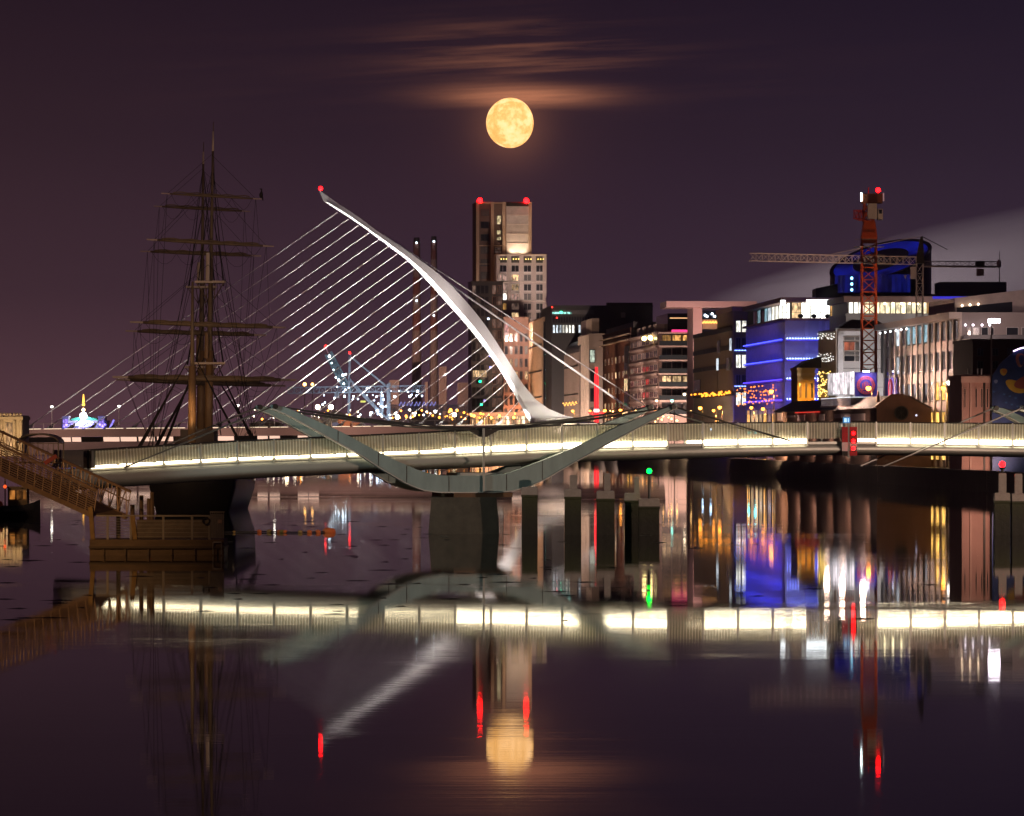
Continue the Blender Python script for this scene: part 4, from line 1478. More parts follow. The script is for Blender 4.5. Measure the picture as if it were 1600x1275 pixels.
# ---- curved glass hall
gh = Bld('louvred_hall', 'wide grey brown louvred hall with a string of small lights above street', 905, 1182, 906, 860, 527, pm('hall cladding', (.21, .16, .135), .5, var=.15, scale=.15), body=False)
MB().prism_z([(0, 0), (12, 0), (12, gh.L), (0, gh.L)], 0, gh.H - 4).build('wall', pm('hall cladding', (.21, .16, .135)), gh.root)
rf = []
for k in range(9):
    a = math.pi / 2 * k / 8
    rf.append((4 * (1 - math.cos(a)), gh.H - 4 + 4 * math.sin(a)))
MB().prism([(x, z) for x, z in rf] + [(12, gh.H), (12, gh.H - 4)], 0, gh.L).build('curved_roof', pm('zinc roof', (.17, .145, .135), .4, .3), gh.root)
gh.fins('R', 40, .5, gh.H - 4, pm('hall fin', (.27, .20, .16), .6), .25, .3)
gh.bands('R', [gh.H * k / 4 for k in (1, 2, 3)], .3, M_DARKST, .3)
m__ = MB()
for k in range(46):
    m__.sphere((-.7, gh.L * k / 46, gh.hz(630) + .4 * math.sin(k * 1.3)), .17, 5, 4)
m__.build('light_string', em('warm festoon', (1., .5, .10), 2.6), gh.root)
gh.flood('R', 30000, PINK, 16, .5, 4)
# ---- ribbed stone stack
st = Bld('ribbed_stack', 'narrow pale ribbed stair stack with stepped top', 920, 1160, 944, 906, 523, pm('stack cladding', (.30, .23, .19), .65, var=.12, scale=.2))
st.fins('R', 6, 0, st.H, pm('pale stack rib', (.62, .5, .4), .55), .5, 1.1)
b_ = MB().box(1.0, st.wx(937), 2, st.L + 8, st.H + .35, st.hz(497)).build('upper_stack', pm('stack cladding', (.30, .23, .19)), st.root)
m__ = MB()
for k in range(6):
    m__.box(.6, 1.0, 2.3 + k * 2.6, 3.5 + k * 2.6, st.H + .35, st.hz(498))
m__.build('upper_ribs', pm('pale stack rib', (.62, .5, .4)), st.root)
f_ = st.box('W', st.wx(921), st.wx(930), 0, .15, st.hz(567), st.hz(546), 'lit_window', M_DFRAME)
st.box('W', st.wx(922), st.wx(929), .16, .2, st.hz(566), st.hz(547), 'pane', lit('stack landing', (.85, 1., .8), .9), f_)
st.facade('W', 1, 4, 2, st.hz(572), [(G_DARK, 3), (G_GREY, 1)], st.wx(921), st.wx(932), .8, .7, M_DFRAME, 0, 2)
st.flood('R', 14000, PINK, 16, .5)
st.flood('W', 5000, PINK, 20, .4)
# ---- brick warehouse
wr = Bld('brick_warehouse', 'dark red brick warehouse with small square windows and stone cornices', 985, 1040, 986, 942, 514, pm('red brown brick', (.19, .075, .05), .8, var=.25, scale=.25))
wr.facade('R', 7, 6, 2, wr.H - 5, [(G_DARK, 2), (G_DIM, 4), (G_WARM, 1)], 4, wr.L - 3, .34, .45, pm('stone reveal', (.5, .36, .28), .6), 1, 21, proud=.07)
for py in (521, 530):
    wr.box('R', 0, wr.L, 0, .9, wr.hz(py + 1), wr.hz(py - .6), 'cornice', pm('pale cornice', (.55, .42, .34), .6))
MB().box(.8, 8, 1, wr.L - 1, wr.H + .35, wr.H + 1.8).build('attic', pm('slate attic', (.08, .07, .07), .6), wr.root)
f_ = wr.box('R', 2, 13, 0, .4, 1, wr.hz(540), 'dark_bay', M_DARKST)
for r_ in range(5):
    for c in range(2):
        wr.box('R', 3.5 + c * 5, 6.5 + c * 5, .41, .5, 3 + r_ * 4, 6 + r_ * 4, 'bay_window', G_WARM if r_ in (1, 3) else G_DARK, f_)
wr.flood('R', 15000, WARM, 16, .45, 2)
# red light mast
rm = P(932, 655, 1062)
r = thing('red_light_mast', 'tall glowing red light column beside the brick warehouse', 'light column', (rm.x, 1062, GZ))
kk = 1062 / F
MB().tube([(0, 0, 0), (0, 0, (693 - 578) * kk), (0, 0, (693 - 572) * kk), (0, 0, (693 - 562) * kk)], [.62, .55, .4, .34], 10).build('column', em('red light column', (1., .02, .03), 1.6), r)
MB().bar((-13 * kk, 0, (693 - 633) * kk), (13 * kk, 0, (693 - 633) * kk), .3).build('cross_bar', em('red bar', (1., .03, .04), 1.4), r)
for sx in (-1, 1):
    MB().bar((sx * 13 * kk, 0, (693 - 633) * kk), (0, 0, (693 - 639) * kk), .25).build('brace', em('red bar', (1., .03, .04), 1.4), r)
MB().sphere((0, 0, (693 - 630) * kk), .7, 10, 6).build('collar_lamp', em('pink collar lamp', (1., .5, .5), 5), r)
# ---- apartments with balconies
ap = Bld('balcony_apartments', 'apartment block with dark glass balconies and a pink sign near the top', 1028, 968, 1085, 985, 520, pm('rosy render', (.36, .25, .21), .7, var=.12, scale=.2))
M_APB = pm('pale apartment band', (.55, .40, .34), .6)
zf = [ap.hz(y) for y in (520, 541, 563, 584, 605, 626, 648)]
for k, z in enumerate(zf):
    ap.box('R', 0, ap.L, 0, .4, z - .25, z + .25, 'floor_band', M_APB)
    ap.box('W', 0, ap.W + .1, 0, 2.2, z - .22, z + .12, 'balcony_slab', M_APB)
for k in range(6):
    z1, z0 = zf[k], zf[k + 1]
    ap.facade('R', 7, 1, z0 + .3, z1 - .3, [(G_DARK, 3), (G_GREY, 3), (G_DIM, 2)], None, None, .8, .62, pm('rosy frame', (.45, .32, .27), .6), 1, 40 + k)
    gl_ = [G_AMBR, G_DARK, G_DARK, G_WARM, G_DARK, G_DIM][k]
    ap.facade('W', 3, 1, z0 + .2, z1 - .3, [(gl_, 1)], .8, ap.W - .5, .93, .92, M_DFRAME, 1, 50 + k)
    rl_ = ap.box('W', .1, ap.W, 2.05, 2.12, z0 + .13, z0 + 1.15, 'balcony_glass', pm('smoked balcony glass', (.04, .045, .05), .08, 0, var=0))
    ap.box('W', .1, ap.W, 2.0, 2.17, z0 + 1.15, z0 + 1.22, 'balcony_rail', M_DARKST, rl_)
ap.box('W', ap.W - .9, ap.W + .2, 0, 2.4, 0, ap.H + .3, 'edge_frame', M_APB)
ap.box('W', ap.W * .35, ap.W * .8, 2.2, 2.4, ap.hz(519), ap.hz(515.5), 'pink_sign', em('pink neon', (1., .05, .25), 1.5))
pen = MB().box(2.5, ap.W - .2, 3, 30, ap.H + .35, ap.hz(489)).build('penthouse', G_DARK, ap.root)
ap.box('W', 3, ap.W - .3, -2.9, -2.75, ap.hz(497), ap.hz(495.8), 'lamp_strip', em('penthouse lamp strip', (1., .55, .25), 1.6), pen)
for k, (px, py) in enumerate(((1012, 529), (1021.5, 527.5))):
    y = ap.ry(px)
    MB().sphere((-.8, y, ap.hz(py, y)), .55, 8, 6).build('terrace_lamp', em('terrace lamp', (1., .8, .3), 12), ap.root)
for k in range(4):
    MB().box(.5, 4, ap.L * (.15 + .2 * k), ap.L * (.23 + .2 * k), ap.H + .35, ap.H + 2.3).build('terrace_hut', pm('terrace hut', (.5, .38, .32), .7), ap.root)
m__ = MB()
R_ = random.Random(5)
for k in range(26):
    m__.sphere((-1.2, ap.L * R_.random(), 1.5 + 4 * R_.random()), .2, 5, 4)
m__.build('festoon_lights', em('warm festoon', (1., .5, .10), 2.6), ap.root)
ap.flood('R', 20000, PINK, 17, .55, 2)
ap.flood('W', 11000, PINK, 18, .5)
# ---- pink frame building
pf = Bld('pink_frame_block', 'pink lit frame with a wide flat canopy roof behind the apartments', 1083, 905, 1180, 1082, 481, M_PINK, body=False, L=14)
M_PK = pm('pink render', (.62, .40, .37), .7, var=.08, scale=.2)
MB().box(0, pf.wx(1097), 0, 12, 0, pf.hz(480)).build('wall', M_PK, pf.root)
MB().box(pf.wx(1040), pf.wx(1181), -2, 12, pf.hz(480.5), pf.hz(471)).build('canopy_roof', M_PK, pf.root)
MB().box(pf.wx(1097) + .02, pf.W, 3, 11, 0, pf.hz(484)).build('glass_core', G_DARK, pf.root)
MB().box(pf.wx(1097) + .05, pf.wx(1124), -.5, 2.9, pf.hz(514), pf.hz(499)).build('terrace_wall', pm('tan terrace', (.4, .26, .15), .7), pf.root)
for px, py in ((1103, 492), (1106, 494), (1114, 490), (1118, 494)):
    MB().sphere((pf.wx(px), 1.5, pf.hz(py)), .25, 6, 4).build('roof_lamp', em('cool roof lamp', (.7, .85, 1.), 8), pf.root)
m__ = MB()
for k in range(18):
    m__.sphere((pf.wx(1097.5 + k * 1.45), -.7, pf.hz(504.5 - (k % 3))), .16, 5, 4)
m__.build('light_string', em('warm festoon', (1., .5, .10), 2.6), pf.root)
spot('canopy_fill', (pf.wx(1075), -16, pf.hz(560)), (pf.wx(1085), 0, pf.hz(490)), 11000, (1., .62, .55), 100, .8, pf.root)  # added pinkish fill for the frame and canopy, no fixture
# ---- louvred offices beside the blue block
lo_ = Bld('louvred_offices', 'brown louvred office block with blue tinted end windows', 1147, 815, 1168, 1086, 481, pm('brown louvre backing', (.125, .085, .06), .6, var=.15, scale=.2), body=False)
z_lo = [lo_.hz(y) for y in (650, 620, 612, 586, 556, 527, 513, 481)]
y1123 = lo_.ry(1123)
Hl = lo_.hz(486)
Hl2 = lo_.hz(519, lo_.L * .4)
MB().box(0, lo_.W, 0, y1123, 0, Hl).build('wall', pm('brown louvre backing', ()), lo_.root)
MB().box(0, 14, y1123 + .01, lo_.L, 0, Hl2).build('wall', pm('brown louvre backing', ()), lo_.root)
MB().box(-.4, lo_.W + .4, -.4, y1123 + 2, Hl, Hl + .9).build('roof_slab', pm('rosy roof edge', (.32, .2, .17), .6), lo_.root)
M_LF = pm('bronze fin', (.20, .135, .09), .55, .1)
lo_.fins('R', 46, lo_.hz(612), Hl2, M_LF, .3, .3, y1123, lo_.L)
lo_.fins('R', 16, lo_.hz(612), Hl, M_LF, .3, .3, 0, y1123)
lo_.fins('R', 60, 1, lo_.hz(618), pm('grey fin', (.33, .28, .25), .6), .3, .35)
lo_.bands('R', [lo_.hz(y) for y in (513, 542, 571, 614)], .8, pm('dark storey band', (.05, .04, .035), .6), .45)
for py, aa, bb, g in ((538, .1, 3.5, G_COOL), (568, 3.5, 9, G_GREY), (538, y1123 - 6, y1123 - 1, G_GREY), (566, y1123 - 4, y1123, G_COOL), (597, lo_.L - 14, lo_.L - 2, G_GREY)):
    f_ = lo_.box('R', aa, bb, .3, .45, lo_.hz(py + 10), lo_.hz(py - 10), 'window', M_DFRAME)
    lo_.box('R', aa + .1, bb - .1, .46, .5, lo_.hz(py + 9.5), lo_.hz(py - 9.5), 'pane', g, f_)
M_BLUEC = pm('blue cladding', (.10, .10, .26), .5)
for k, (ya, yb, lt) in enumerate(((500, 520, 1), (527, 546, 0), (553, 576, 1), (585, 602, 0), (612, 634, 1))):
    lo_.facade('W', 2, 1, lo_.hz(yb), lo_.hz(ya), [(G_WHIT if lt else G_DARK, 1)], .25, lo_.W - .1, .85, .92, M_BLUEC, 1, 60 + k)
    if not lt:
        m__ = MB()
        for j in range(9):
            m__.sphere((lo_.W * (j + .5) / 9, -.5, lo_.hz(yb + 1.5)), .09, 5, 4)
        m__.build('blue_bulbs', em('blue bulb', (.15, .25, 1.), 10), lo_.root)
m__ = MB()
R_ = random.Random(9)
for k in range(44):
    y = lo_.L * R_.random()
    m__.sphere((-.8, y, lo_.hz(611 + 5 * R_.random())), .2, 5, 4)
m__.build('festoon_lights', em('amber festoon', (1., .33, .03), 3), lo_.root)
lo_.flood('R', 9500, (1., .72, .45), 16, .45, 2)
spot('blue_wash', (lo_.wx(1160), -14, 4), (lo_.wx(1158), 0, Hl * .6), 3800, (.12, .12, 1.), 100, .8, lo_.root)

# ---- blue lit block
bl = Bld('blue_lit_block', 'blue floodlit glass office with brilliant white top floor', 1227, 738, 1322, 1167, 501, pm('blue lit mesh facade', (.44, .40, .48), .5, var=.1, scale=.3))
zb = [bl.hz(y) for y in (501, 531.5, 563, 594, 626, 655)]
M_BB = pm('storey band', (.40, .30, .34), .6)
BL1 = em('blue floor wash lamp', (.05, .06, 1.), 4.2)
BL2 = em('violet floor wash lamp', (.09, .05, 1.), 2.6)
for k in range(1, 5):
    for face in 'RW':
        bl.box(face, 0, bl.rng(face), 0, .35, zb[k] - .3, zb[k] + .2, 'floor_band', M_BB)
        tr = bl.box(face, .2, bl.rng(face) - .2, .55, .75, zb[k] + .05, zb[k] + .22, 'wash_light', BL1 if (face == 'W' or k < 3) else BL2)
    m__ = MB()
    n_ = 22
    for j in range(n_):
        m__.sphere((bl.W * (j + .5) / n_, -.9, zb[k] + .3), .085, 5, 4)
    m__.build('bulb_row', em('cold blue bulb', (.45, .6, 1.), 14), bl.root)
bl.fins('R', 34, zb[5] + 1, zb[0] - .2, pm('mesh fin', (.5, .46, .55), .5), .18, .12)
bl.fins('W', 3, zb[4], zb[0] - .2, pm('mesh fin', (.5, .46, .55)), .25, .3)
for x in (bl.W * .33, bl.W * .55):
    bl.box('W', x, x + .5, 0, .22, zb[4], zb[0], 'vertical_panel', pm('mesh fin', ()))
# top pavilion
MB().box(-.8, bl.W + 5, -.8, bl.L + .5, zb[0], zb[0] + .4).build('terrace_slab', pm('tan slab edge', (.42, .25, .2), .6), bl.root)
tp0, tp1 = zb[0] + .4, bl.hz(472)
MB().box(1.2, bl.W + 4, 1.4, bl.L - 2, tp0, tp1).build('pavilion_core', pm('pavilion core', (.5, .46, .42), .6), bl.root)
MB().box(-.8, bl.W + 9, -.9, bl.L, tp1, tp1 + .8).build('pavilion_roof', pm('rosy roof edge', ()), bl.root)
GLW = lit('dazzling pavilion', (1., .98, .86), 3.0, .7, .6)
for k in range(8):
    x0 = 1.2 + (bl.W + 2.8) * k / 8
    f_ = MB()
    f_.box(x0, x0 + .12, 1.2, 1.38, tp0, tp1)
    f_ = f_.build('window', M_DFRAME, bl.root)
    MB().box(x0 + .14, x0 + (bl.W + 2.8) / 8 - .04, 1.3, 1.36, tp0 + .1, tp1 - .1).build('pane', [G_WARM, GLW, GLW, GLW, G_AMBR, GLW, G_COOL, GLW][k], f_)
for k in range(10):
    y0 = 1.6 + (bl.L - 4) * k / 10
    f_ = MB().box(1.0, 1.18, y0, y0 + .2, tp0, tp1).build('window', M_DFRAME, bl.root)
    MB().box(1.1, 1.16, y0 + .25, y0 + (bl.L - 4) / 10 - .04, tp0 + .1, tp1 - .1).build('pane', [GLW, GLW, GLW, G_WHIT, GLW, G_COOL, G_TEAL, G_DARK, G_TEAL, G_DARK][k], f_)
MB().box(bl.wx(1259), bl.wx(1321), -.95, -.7, tp1 - .5, tp1 + .4).build('soffit_lights', em('dazzling soffit light', (.9, .97, 1.), 6), bl.root)
MB().box(bl.wx(1216) + .3, bl.wx(1226), -.95, -.7, tp1 - .6, tp1 + .3).build('soffit_lights', em('dazzling soffit light', (.9, .97, 1.), 6), bl.root)
for k in range(3):
    MB().sphere((bl.W * (.25 + .22 * k), -.2, tp0 + .4), .5, 8, 5, (1, .7, .8)).build('terrace_shrub', pm('blue black shrub', (.03, .035, .05), .8), bl.root)
MB().tube([(-.7, -.7, tp0 + 1), (bl.W + 4, -.7, tp0 + 1)], .03, 4).build('terrace_rail', M_DARKST, bl.root)
# street floor
bl.facade('R', 9, 1, .6, zb[4] - .6, [(G_AMBR, 3), (G_WARM, 2), (G_PIN, 2), (G_DARK, 1)], None, None, .8, .85, M_DFRAME, 0, 77)
m__ = MB()
R_ = random.Random(3)
for k in range(70):
    y = bl.L * R_.random()
    m__.sphere((-1.2 - R_.random(), y, bl.hz(601 + 30 * R_.random() ** 1.4)), .14, 5, 4)
m__.build('festoon_lights', em('orange festoon', (1., .24, .03), 2.6), bl.root)
spot('blue_wash', (-13, .6, 8), (0, bl.L * .4, bl.H * .5), 6500, (.11, .07, 1.), 110, .8, bl.root)
spot('facade_fill', (-13, .6, 4), (0, bl.L * .4, bl.H * .3), 1300, (1., .5, .45), 110, .8, bl.root)  # added warm fill that turns the blue river face violet
spot('blue_wash', (bl.W * .5, -14, 5), (bl.W * .5, 0, bl.H * .65), 5000, (.03, .05, 1.), 100, .8, bl.root)
spot('orange_wash', (-10, bl.L * .4, 5), (0, bl.L * .4, 2), 1500, ORNG, 120, .8, bl.root)
# ---- slanted drum of glass behind
dr = P(1376, 0, 830)
kd = 830 / F
drum = thing('slanted_glass_drum', 'dark round building with a slanted blue glowing elliptical roof', 'building', (dr.x, 830, GZ))
rad = 79 * kd
zc_ = (678 - 408) * kd + CAM_H - GZ
kx, ky = .27, .36
cut_z = lambda x, y, o_=0: zc_ + kx * x + ky * y + o_
n_ = 48
M_DRUM = pm('dark drum cladding', (.03, .03, .045), .4, .2, var=.2)
lpB = [(rad * math.cos(2 * math.pi * k / n_), rad * math.sin(2 * math.pi * k / n_), 0) for k in range(n_)]
lpT = [(x, y, cut_z(x, y)) for x, y, _ in lpB]
MB().loft([lpB, lpT]).build('drum_wall', M_DRUM, drum)
BLG = lit('blue glowing roof glass', (.012, .03, .8), .26, .9, .12)


def ellring(r0, r1, off, mat, name):
    a = [(r0 * math.cos(2 * math.pi * k / n_), r0 * math.sin(2 * math.pi * k / n_)) for k in range(n_)]
    c = [(r1 * math.cos(2 * math.pi * k / n_), r1 * math.sin(2 * math.pi * k / n_)) for k in range(n_)]
    m = MB()
    vs_ = [(x, y, cut_z(x, y, off)) for x, y in a] + [(x, y, cut_z(x, y, off)) for x, y in c] + [(x, y, cut_z(x, y, .01)) for x, y in a] + [(x, y, cut_z(x, y, .01)) for x, y in c]
    fs_ = []
    for k in range(n_):
        j = (k + 1) % n_
        fs_ += [(k, j, n_ + j, n_ + k), (2 * n_ + k, 2 * n_ + j, j, k), (n_ + k, n_ + j, 3 * n_ + j, 3 * n_ + k)]
    return m.add(vs_, fs_).build(name, mat, drum)


ellring(rad * .55, rad * .93, .12, BLG, 'glowing_ring')
ellring(rad * .93, rad * 1.01, .25, M_DRUM, 'roof_rim')
ellring(.1, rad * .55, .3, pm('dark inner roof', (.04, .05, .09), .3), 'inner_roof')
for k in range(n_):
    a = -math.pi / 2 + (k - n_ / 2 + .5) * (math.pi / n_)
    x, y = rad * math.cos(a), rad * math.sin(a)
    px = X0 + (dr.x + x) / (830 + y) * F
    if not (1306 < px < 1420):
        continue
    o = MB().box(-rad * math.pi / n_ * .46, rad * math.pi / n_ * .46, -.14, 0, (678 - 459) * kd + CAM_H - GZ, (678 - 432) * kd + CAM_H - GZ + .002 * k).build('glass_panel', lit('deep blue glass', (.02, .035, .6), .16, .7, .3), drum)
    o.location = (x, y, 0)
    o.rotation_euler = (0, 0, a + math.pi / 2)
for py in (437, 446, 455):
    MB().sphere(((1326 - 1376) * kd, -rad * .8, (678 - py) * kd + CAM_H - GZ), .3, 6, 4).build('stair_lamp', em('cyan stair lamp', (.3, .75, 1.), 4), drum)
rmx = thing('dark_roof_mass', 'long black flat roofed block around the slanted drum', 'building', (dr.x, 815, GZ))
x_ = lambda px: (px - 1376) * 815 / F
h_ = lambda py: (678 - py) * 815 / F + CAM_H - GZ
MB().prism([(x_(1263), 0), (x_(1560), 0), (x_(1560), h_(441)), (x_(1456), h_(441)), (x_(1456), h_(460)), (x_(1297), h_(460)), (x_(1297), h_(444)), (x_(1263), h_(451))], -2, 8).build('wall', pm('black roof cladding', (.03, .027, .033), .6), rmx)
MB().box(x_(1456), x_(1560), -2.3, -2.05, h_(464), h_(441.5)).build('roof_fascia', pm('black fascia', (.025, .022, .027), .5), rmx)
MB().tube([(x_(1553), 2, h_(441)), (x_(1553), 2, h_(392))], [.12, .05], 5).build('roof_mast', M_DARKST, rmx)
# ---- lit strip floor behind the crane
ls = Bld('strip_lit_office', 'pale office whose glazed top floor glows cream behind the orange crane', 1322, 705, 1512, 1321, 493, pm('pale office panel', (.36, .35, .34), .6, var=.1, scale=.2), L=20)
ls_t = ls.hz(472)
MB().box(.3, ls.W, .6, 19, ls.H + .36, ls_t).build('glazed_floor', pm('pale core', (.4, .36, .32), .6), ls.root)
MB().box(-.5, ls.W + .5, -.8, 20, ls_t, ls.hz(463)).build('roof_slab', pm('rosy roof edge', ()), ls.root)
for k in range(17):
    a, c_ = 1326 + k * 8.2, 1326 + (k + 1) * 8.2 - .6
    g = [G_WHIT, G_COOL, G_DARK, G_DARK, G_DARK, G_DARK][0] if a < 1345 else (lit('cream lit floor', (1., .84, .52), 2.0, .5) if a < 1442 else (G_AMBR if a < 1452 else [G_DARK, G_TEAL, G_COOL][k % 3]))
    f_ = MB().box(ls.wx(a), ls.wx(a) + .1, .42, .58, ls.H + .36, ls_t).build('window', M_DFRAME, ls.root)
    MB().box(ls.wx(a) + .1, ls.wx(c_), .5, .56, ls.H + .4, ls_t - .05).build('pane', g, f_)
for k in range(5):
    MB().sphere((ls.wx(1382 + k * 13), -.3, ls_t - .25), .17, 6, 4).build('soffit_lamp', em('warm soffit lamp', (1., .85, .5), 14), ls.root)
ls.box('W', ls.wx(1456), ls.W, .82, .95, ls.hz(467), ls.hz(463), 'blue_edge_light', em('blue edge', (.06, .05, .9), .5))
ls.facade('W', 9, 5, 3, ls.H - 1, [(G_DARK, 1)], None, None, .6, .6, M_FRAME, 1, 92)
ls.flood('W', 5000, (1., .85, .8), 20, .8)
for k in range(3):
    MB().sphere((ls.wx(1462 + k * 17), -.4, ls.H + 1.3), .75, 8, 6, (1, 1, 1.3)).build('roof_shrub', pm('roof shrub', (.012, .015, .01), .9), ls.root)
# ---- grey glitter block
gb = Bld('grey_panel_block', 'grey block with glittering glass side and an orange lit window', 1307, 676, 1387, 1280, 517, pm('grey stone panel', (.40, .39, .40), .6, var=.1, scale=.3))
gb.fins('R', 22, 1, gb.H, pm('glitter mesh', (.28, .23, .18), .35, .5), .15, .14)
for k in range(7):
    gb.box('W', 0, gb.W, .01, .04, gb.H * k / 7, gb.H * k / 7 + .06, 'panel_joint', M_DFRAME)
gb.box('W', gb.wx(1309), gb.wx(1317), .05, .4, 0, gb.H, 'corner_pier', pm('white corner pier', (.55, .55, .58), .5))
gb.box('W', gb.wx(1309), gb.wx(1346), .05, .4, gb.hz(524), gb.H, 'head_band', pm('white corner pier', ()))
for (ya, yb, g) in ((526, 532, G_GREY), (534, 548, lit('orange screen window', (1., .25, .12), .55, .9, .5)), (549, 555, G_GREY), (556, 565, G_DARK)):
    f_ = gb.box('W', gb.wx(1318), gb.wx(1343), .06, .16, gb.hz(yb), gb.hz(ya), 'window', M_FRAME)
    gb.box('W', gb.wx(1319), gb.wx(1335), .17, .2, gb.hz(yb - .6), gb.hz(ya + .6), 'pane', g, f_)
    gb.box('W', gb.wx(1336), gb.wx(1342.5), .17, .2, gb.hz(yb - .6), gb.hz(ya + .6), 'pane', G_GREY, f_)
gb.box('W', gb.wx(1376), gb.wx(1382), .06, .2, gb.hz(583), gb.hz(510), 'dark_slot', M_DFRAME)
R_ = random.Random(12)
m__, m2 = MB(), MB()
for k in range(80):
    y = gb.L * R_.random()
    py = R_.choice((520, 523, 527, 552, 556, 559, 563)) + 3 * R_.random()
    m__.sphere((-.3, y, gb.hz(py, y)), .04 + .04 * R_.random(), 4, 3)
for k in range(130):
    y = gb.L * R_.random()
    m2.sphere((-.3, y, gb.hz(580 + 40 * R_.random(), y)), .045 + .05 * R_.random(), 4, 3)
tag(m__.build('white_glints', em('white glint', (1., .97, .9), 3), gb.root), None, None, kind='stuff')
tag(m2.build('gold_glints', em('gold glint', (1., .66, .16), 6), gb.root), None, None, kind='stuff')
gb.flood('W', 6500, (1., .9, .86), 16, .7)
gb.flood('R', 4000, WARM, 12, .5)
MB().loft([[(.3, 1, gb.H + .36), (9, 1, gb.H + .36), (9, 8, gb.H + .36), (.3, 8, gb.H + .36)], [(3, 3, gb.H + 1.9), (7, 3, gb.H + 1.7), (7, 6, gb.H + 1.7), (3, 6, gb.H + 1.9)]]).build('roof_plant', M_DARKST, gb.root)
# ---- orange georgian house
ge = Bld('orange_lit_house', 'narrow old house glowing orange under street lamps', 1246, 690, 1273, 1245, 578, pm('ochre render', (.55, .36, .14), .7, var=.2, scale=.5), L=8)
ge.facade('W', 3, 3, 1, ge.H - 1.2, [(G_DARK, 2), (G_DIM, 2)], None, None, .5, .6, pm('ochre trim', (.6, .42, .2), .6), 1, 14)
ge.box('W', -.1, ge.W + .1, 0, .35, ge.H - .9, ge.H - .5, 'cornice', pm('ochre trim', ()))
ge.box('W', -.1, ge.W + .1, 0, .35, ge.hz(593), ge.hz(591.5), 'string_course', pm('ochre trim', ()))
MB().prism([(0, ge.H + .36), (ge.W + 1.2, ge.H + .36), (ge.W + 1.2, ge.hz(557)), (ge.W * .75, ge.hz(562))], 1, 8).build('gable_roof', pm('slate roof', (.03, .028, .03), .7), ge.root)
spot('orange_street_glow', (ge.W * .3, -6, 12.5), (ge.W * .5, 0, ge.H * .55), 3600, (1., .46, .06), 90, .8, ge.root)
# ---- light wall and round logo banner
lw = P(1293, 0, 629)
k6 = 629 / F
lwt = thing('white_light_wall', 'brilliant white vertical light wall beside the purple banner', 'screen', (lw.x, 629, GZ))
zq = lambda py: CAM_H - (py - Y0) * k6 - GZ
xq = lambda px: (px - 1293) * k6
MB().prism([(0, zq(618)), (xq(1335), zq(618)), (xq(1335), zq(580.5)), (0, zq(584))], .2, .7).build('frame', M_FRAME, lwt)
for k in range(11):
    a = 1 + k * 3.75
    MB().prism([(a * k6, zq(616)), ((a + 2.9) * k6, zq(616)), ((a + 2.9) * k6, zq(583.5 - a * .08)), (a * k6, zq(584 - a * .08))], .05, .19).build('light_panel', lit('white light tube', (1., .9, .95), 1.25, .6, .9), lwt)
for x in (3, 38):
    MB().box(x * k6 - .15, x * k6 + .15, .3, .6, 0, zq(617)).build('leg', M_DARKST, lwt)
bn = thing('round_logo_banner', 'purple banner with a red circular emblem and a lamp above it', 'banner', (P(1336, 0, 629).x, 629, GZ))
xb_ = lambda px: (px - 1336) * k6
M_PURP = pm('purple banner cloth', (.10, .06, .42), .7, var=.15, scale=.5)
M_EMB = pm('red emblem print', (.75, .10, .16), .6, var=.1)


def banner(parent, cx, w_, ytop, ybot, cy, r_, x_):
    MB().box(x_(cx - w_ / 2), x_(cx + w_ / 2), .1, .3, zq(ybot), zq(ytop)).build('cloth', M_PURP, parent)
    e_ = MB().ring((x_(cx), .06, zq(cy)), r_ * k6, .10, 28).build('emblem', M_EMB, parent)
    MB().ring((x_(cx), .06, zq(cy)), r_ * .76 * k6, .07, 28).build('inner_ring', M_EMB, e_)
    for dx_, hh in ((-5, 4), (-2.5, 6), (0, 7), (2.5, 6), (5, 4)):
        MB().box(x_(cx + dx_ - .7), x_(cx + dx_ + .7), .02, .09, zq(cy + 4), zq(cy - hh + 1)).build('emblem_bar', M_EMB, e_)
    MB().box(x_(cx - 7), x_(cx + 7), .02, .09, zq(cy + 7), zq(cy + 5.4)).build('emblem_base', M_EMB, e_)
    for k in range(20):
        a = 2 * math.pi * k / 20
        MB().box(x_(cx) + (r_ * .88 * k6) * math.cos(a) - .09, x_(cx) + (r_ * .88 * k6) * math.cos(a) + .09, .03, .09, zq(cy) + (r_ * .88 * k6) * math.sin(a) - .12, zq(cy) + (r_ * .88 * k6) * math.sin(a) + .12).build('emblem_letter', M_EMB, e_)
    MB().box(x_(cx - 6), x_(cx + 5), -1.1, -.8, zq(ytop - 2), zq(ytop - 4.5)).build('lamp_housing', M_DARKST, parent)
    MB().box(x_(cx - 5.6), x_(cx + 4.6), -1.05, -.85, zq(ytop), zq(ytop - 1.9)).build('lamp', em('banner lamp', (.8, .85, 1.), 14), parent)
    spot('banner_light', (x_(cx - 1), -1.6, zq(ytop - 1)), (x_(cx), .1, zq(cy + 6)), 330, (.8, .8, 1.), 150, .9, parent, .15)


banner(bn, 1353, 34, 581.5, 620, 602, 13.5, xb_)
for x in (1340, 1366):
    MB().box(xb_(x) - .15, xb_(x) + .15, .31, .6, 0, zq(620)).build('leg', M_DARKST, bn)
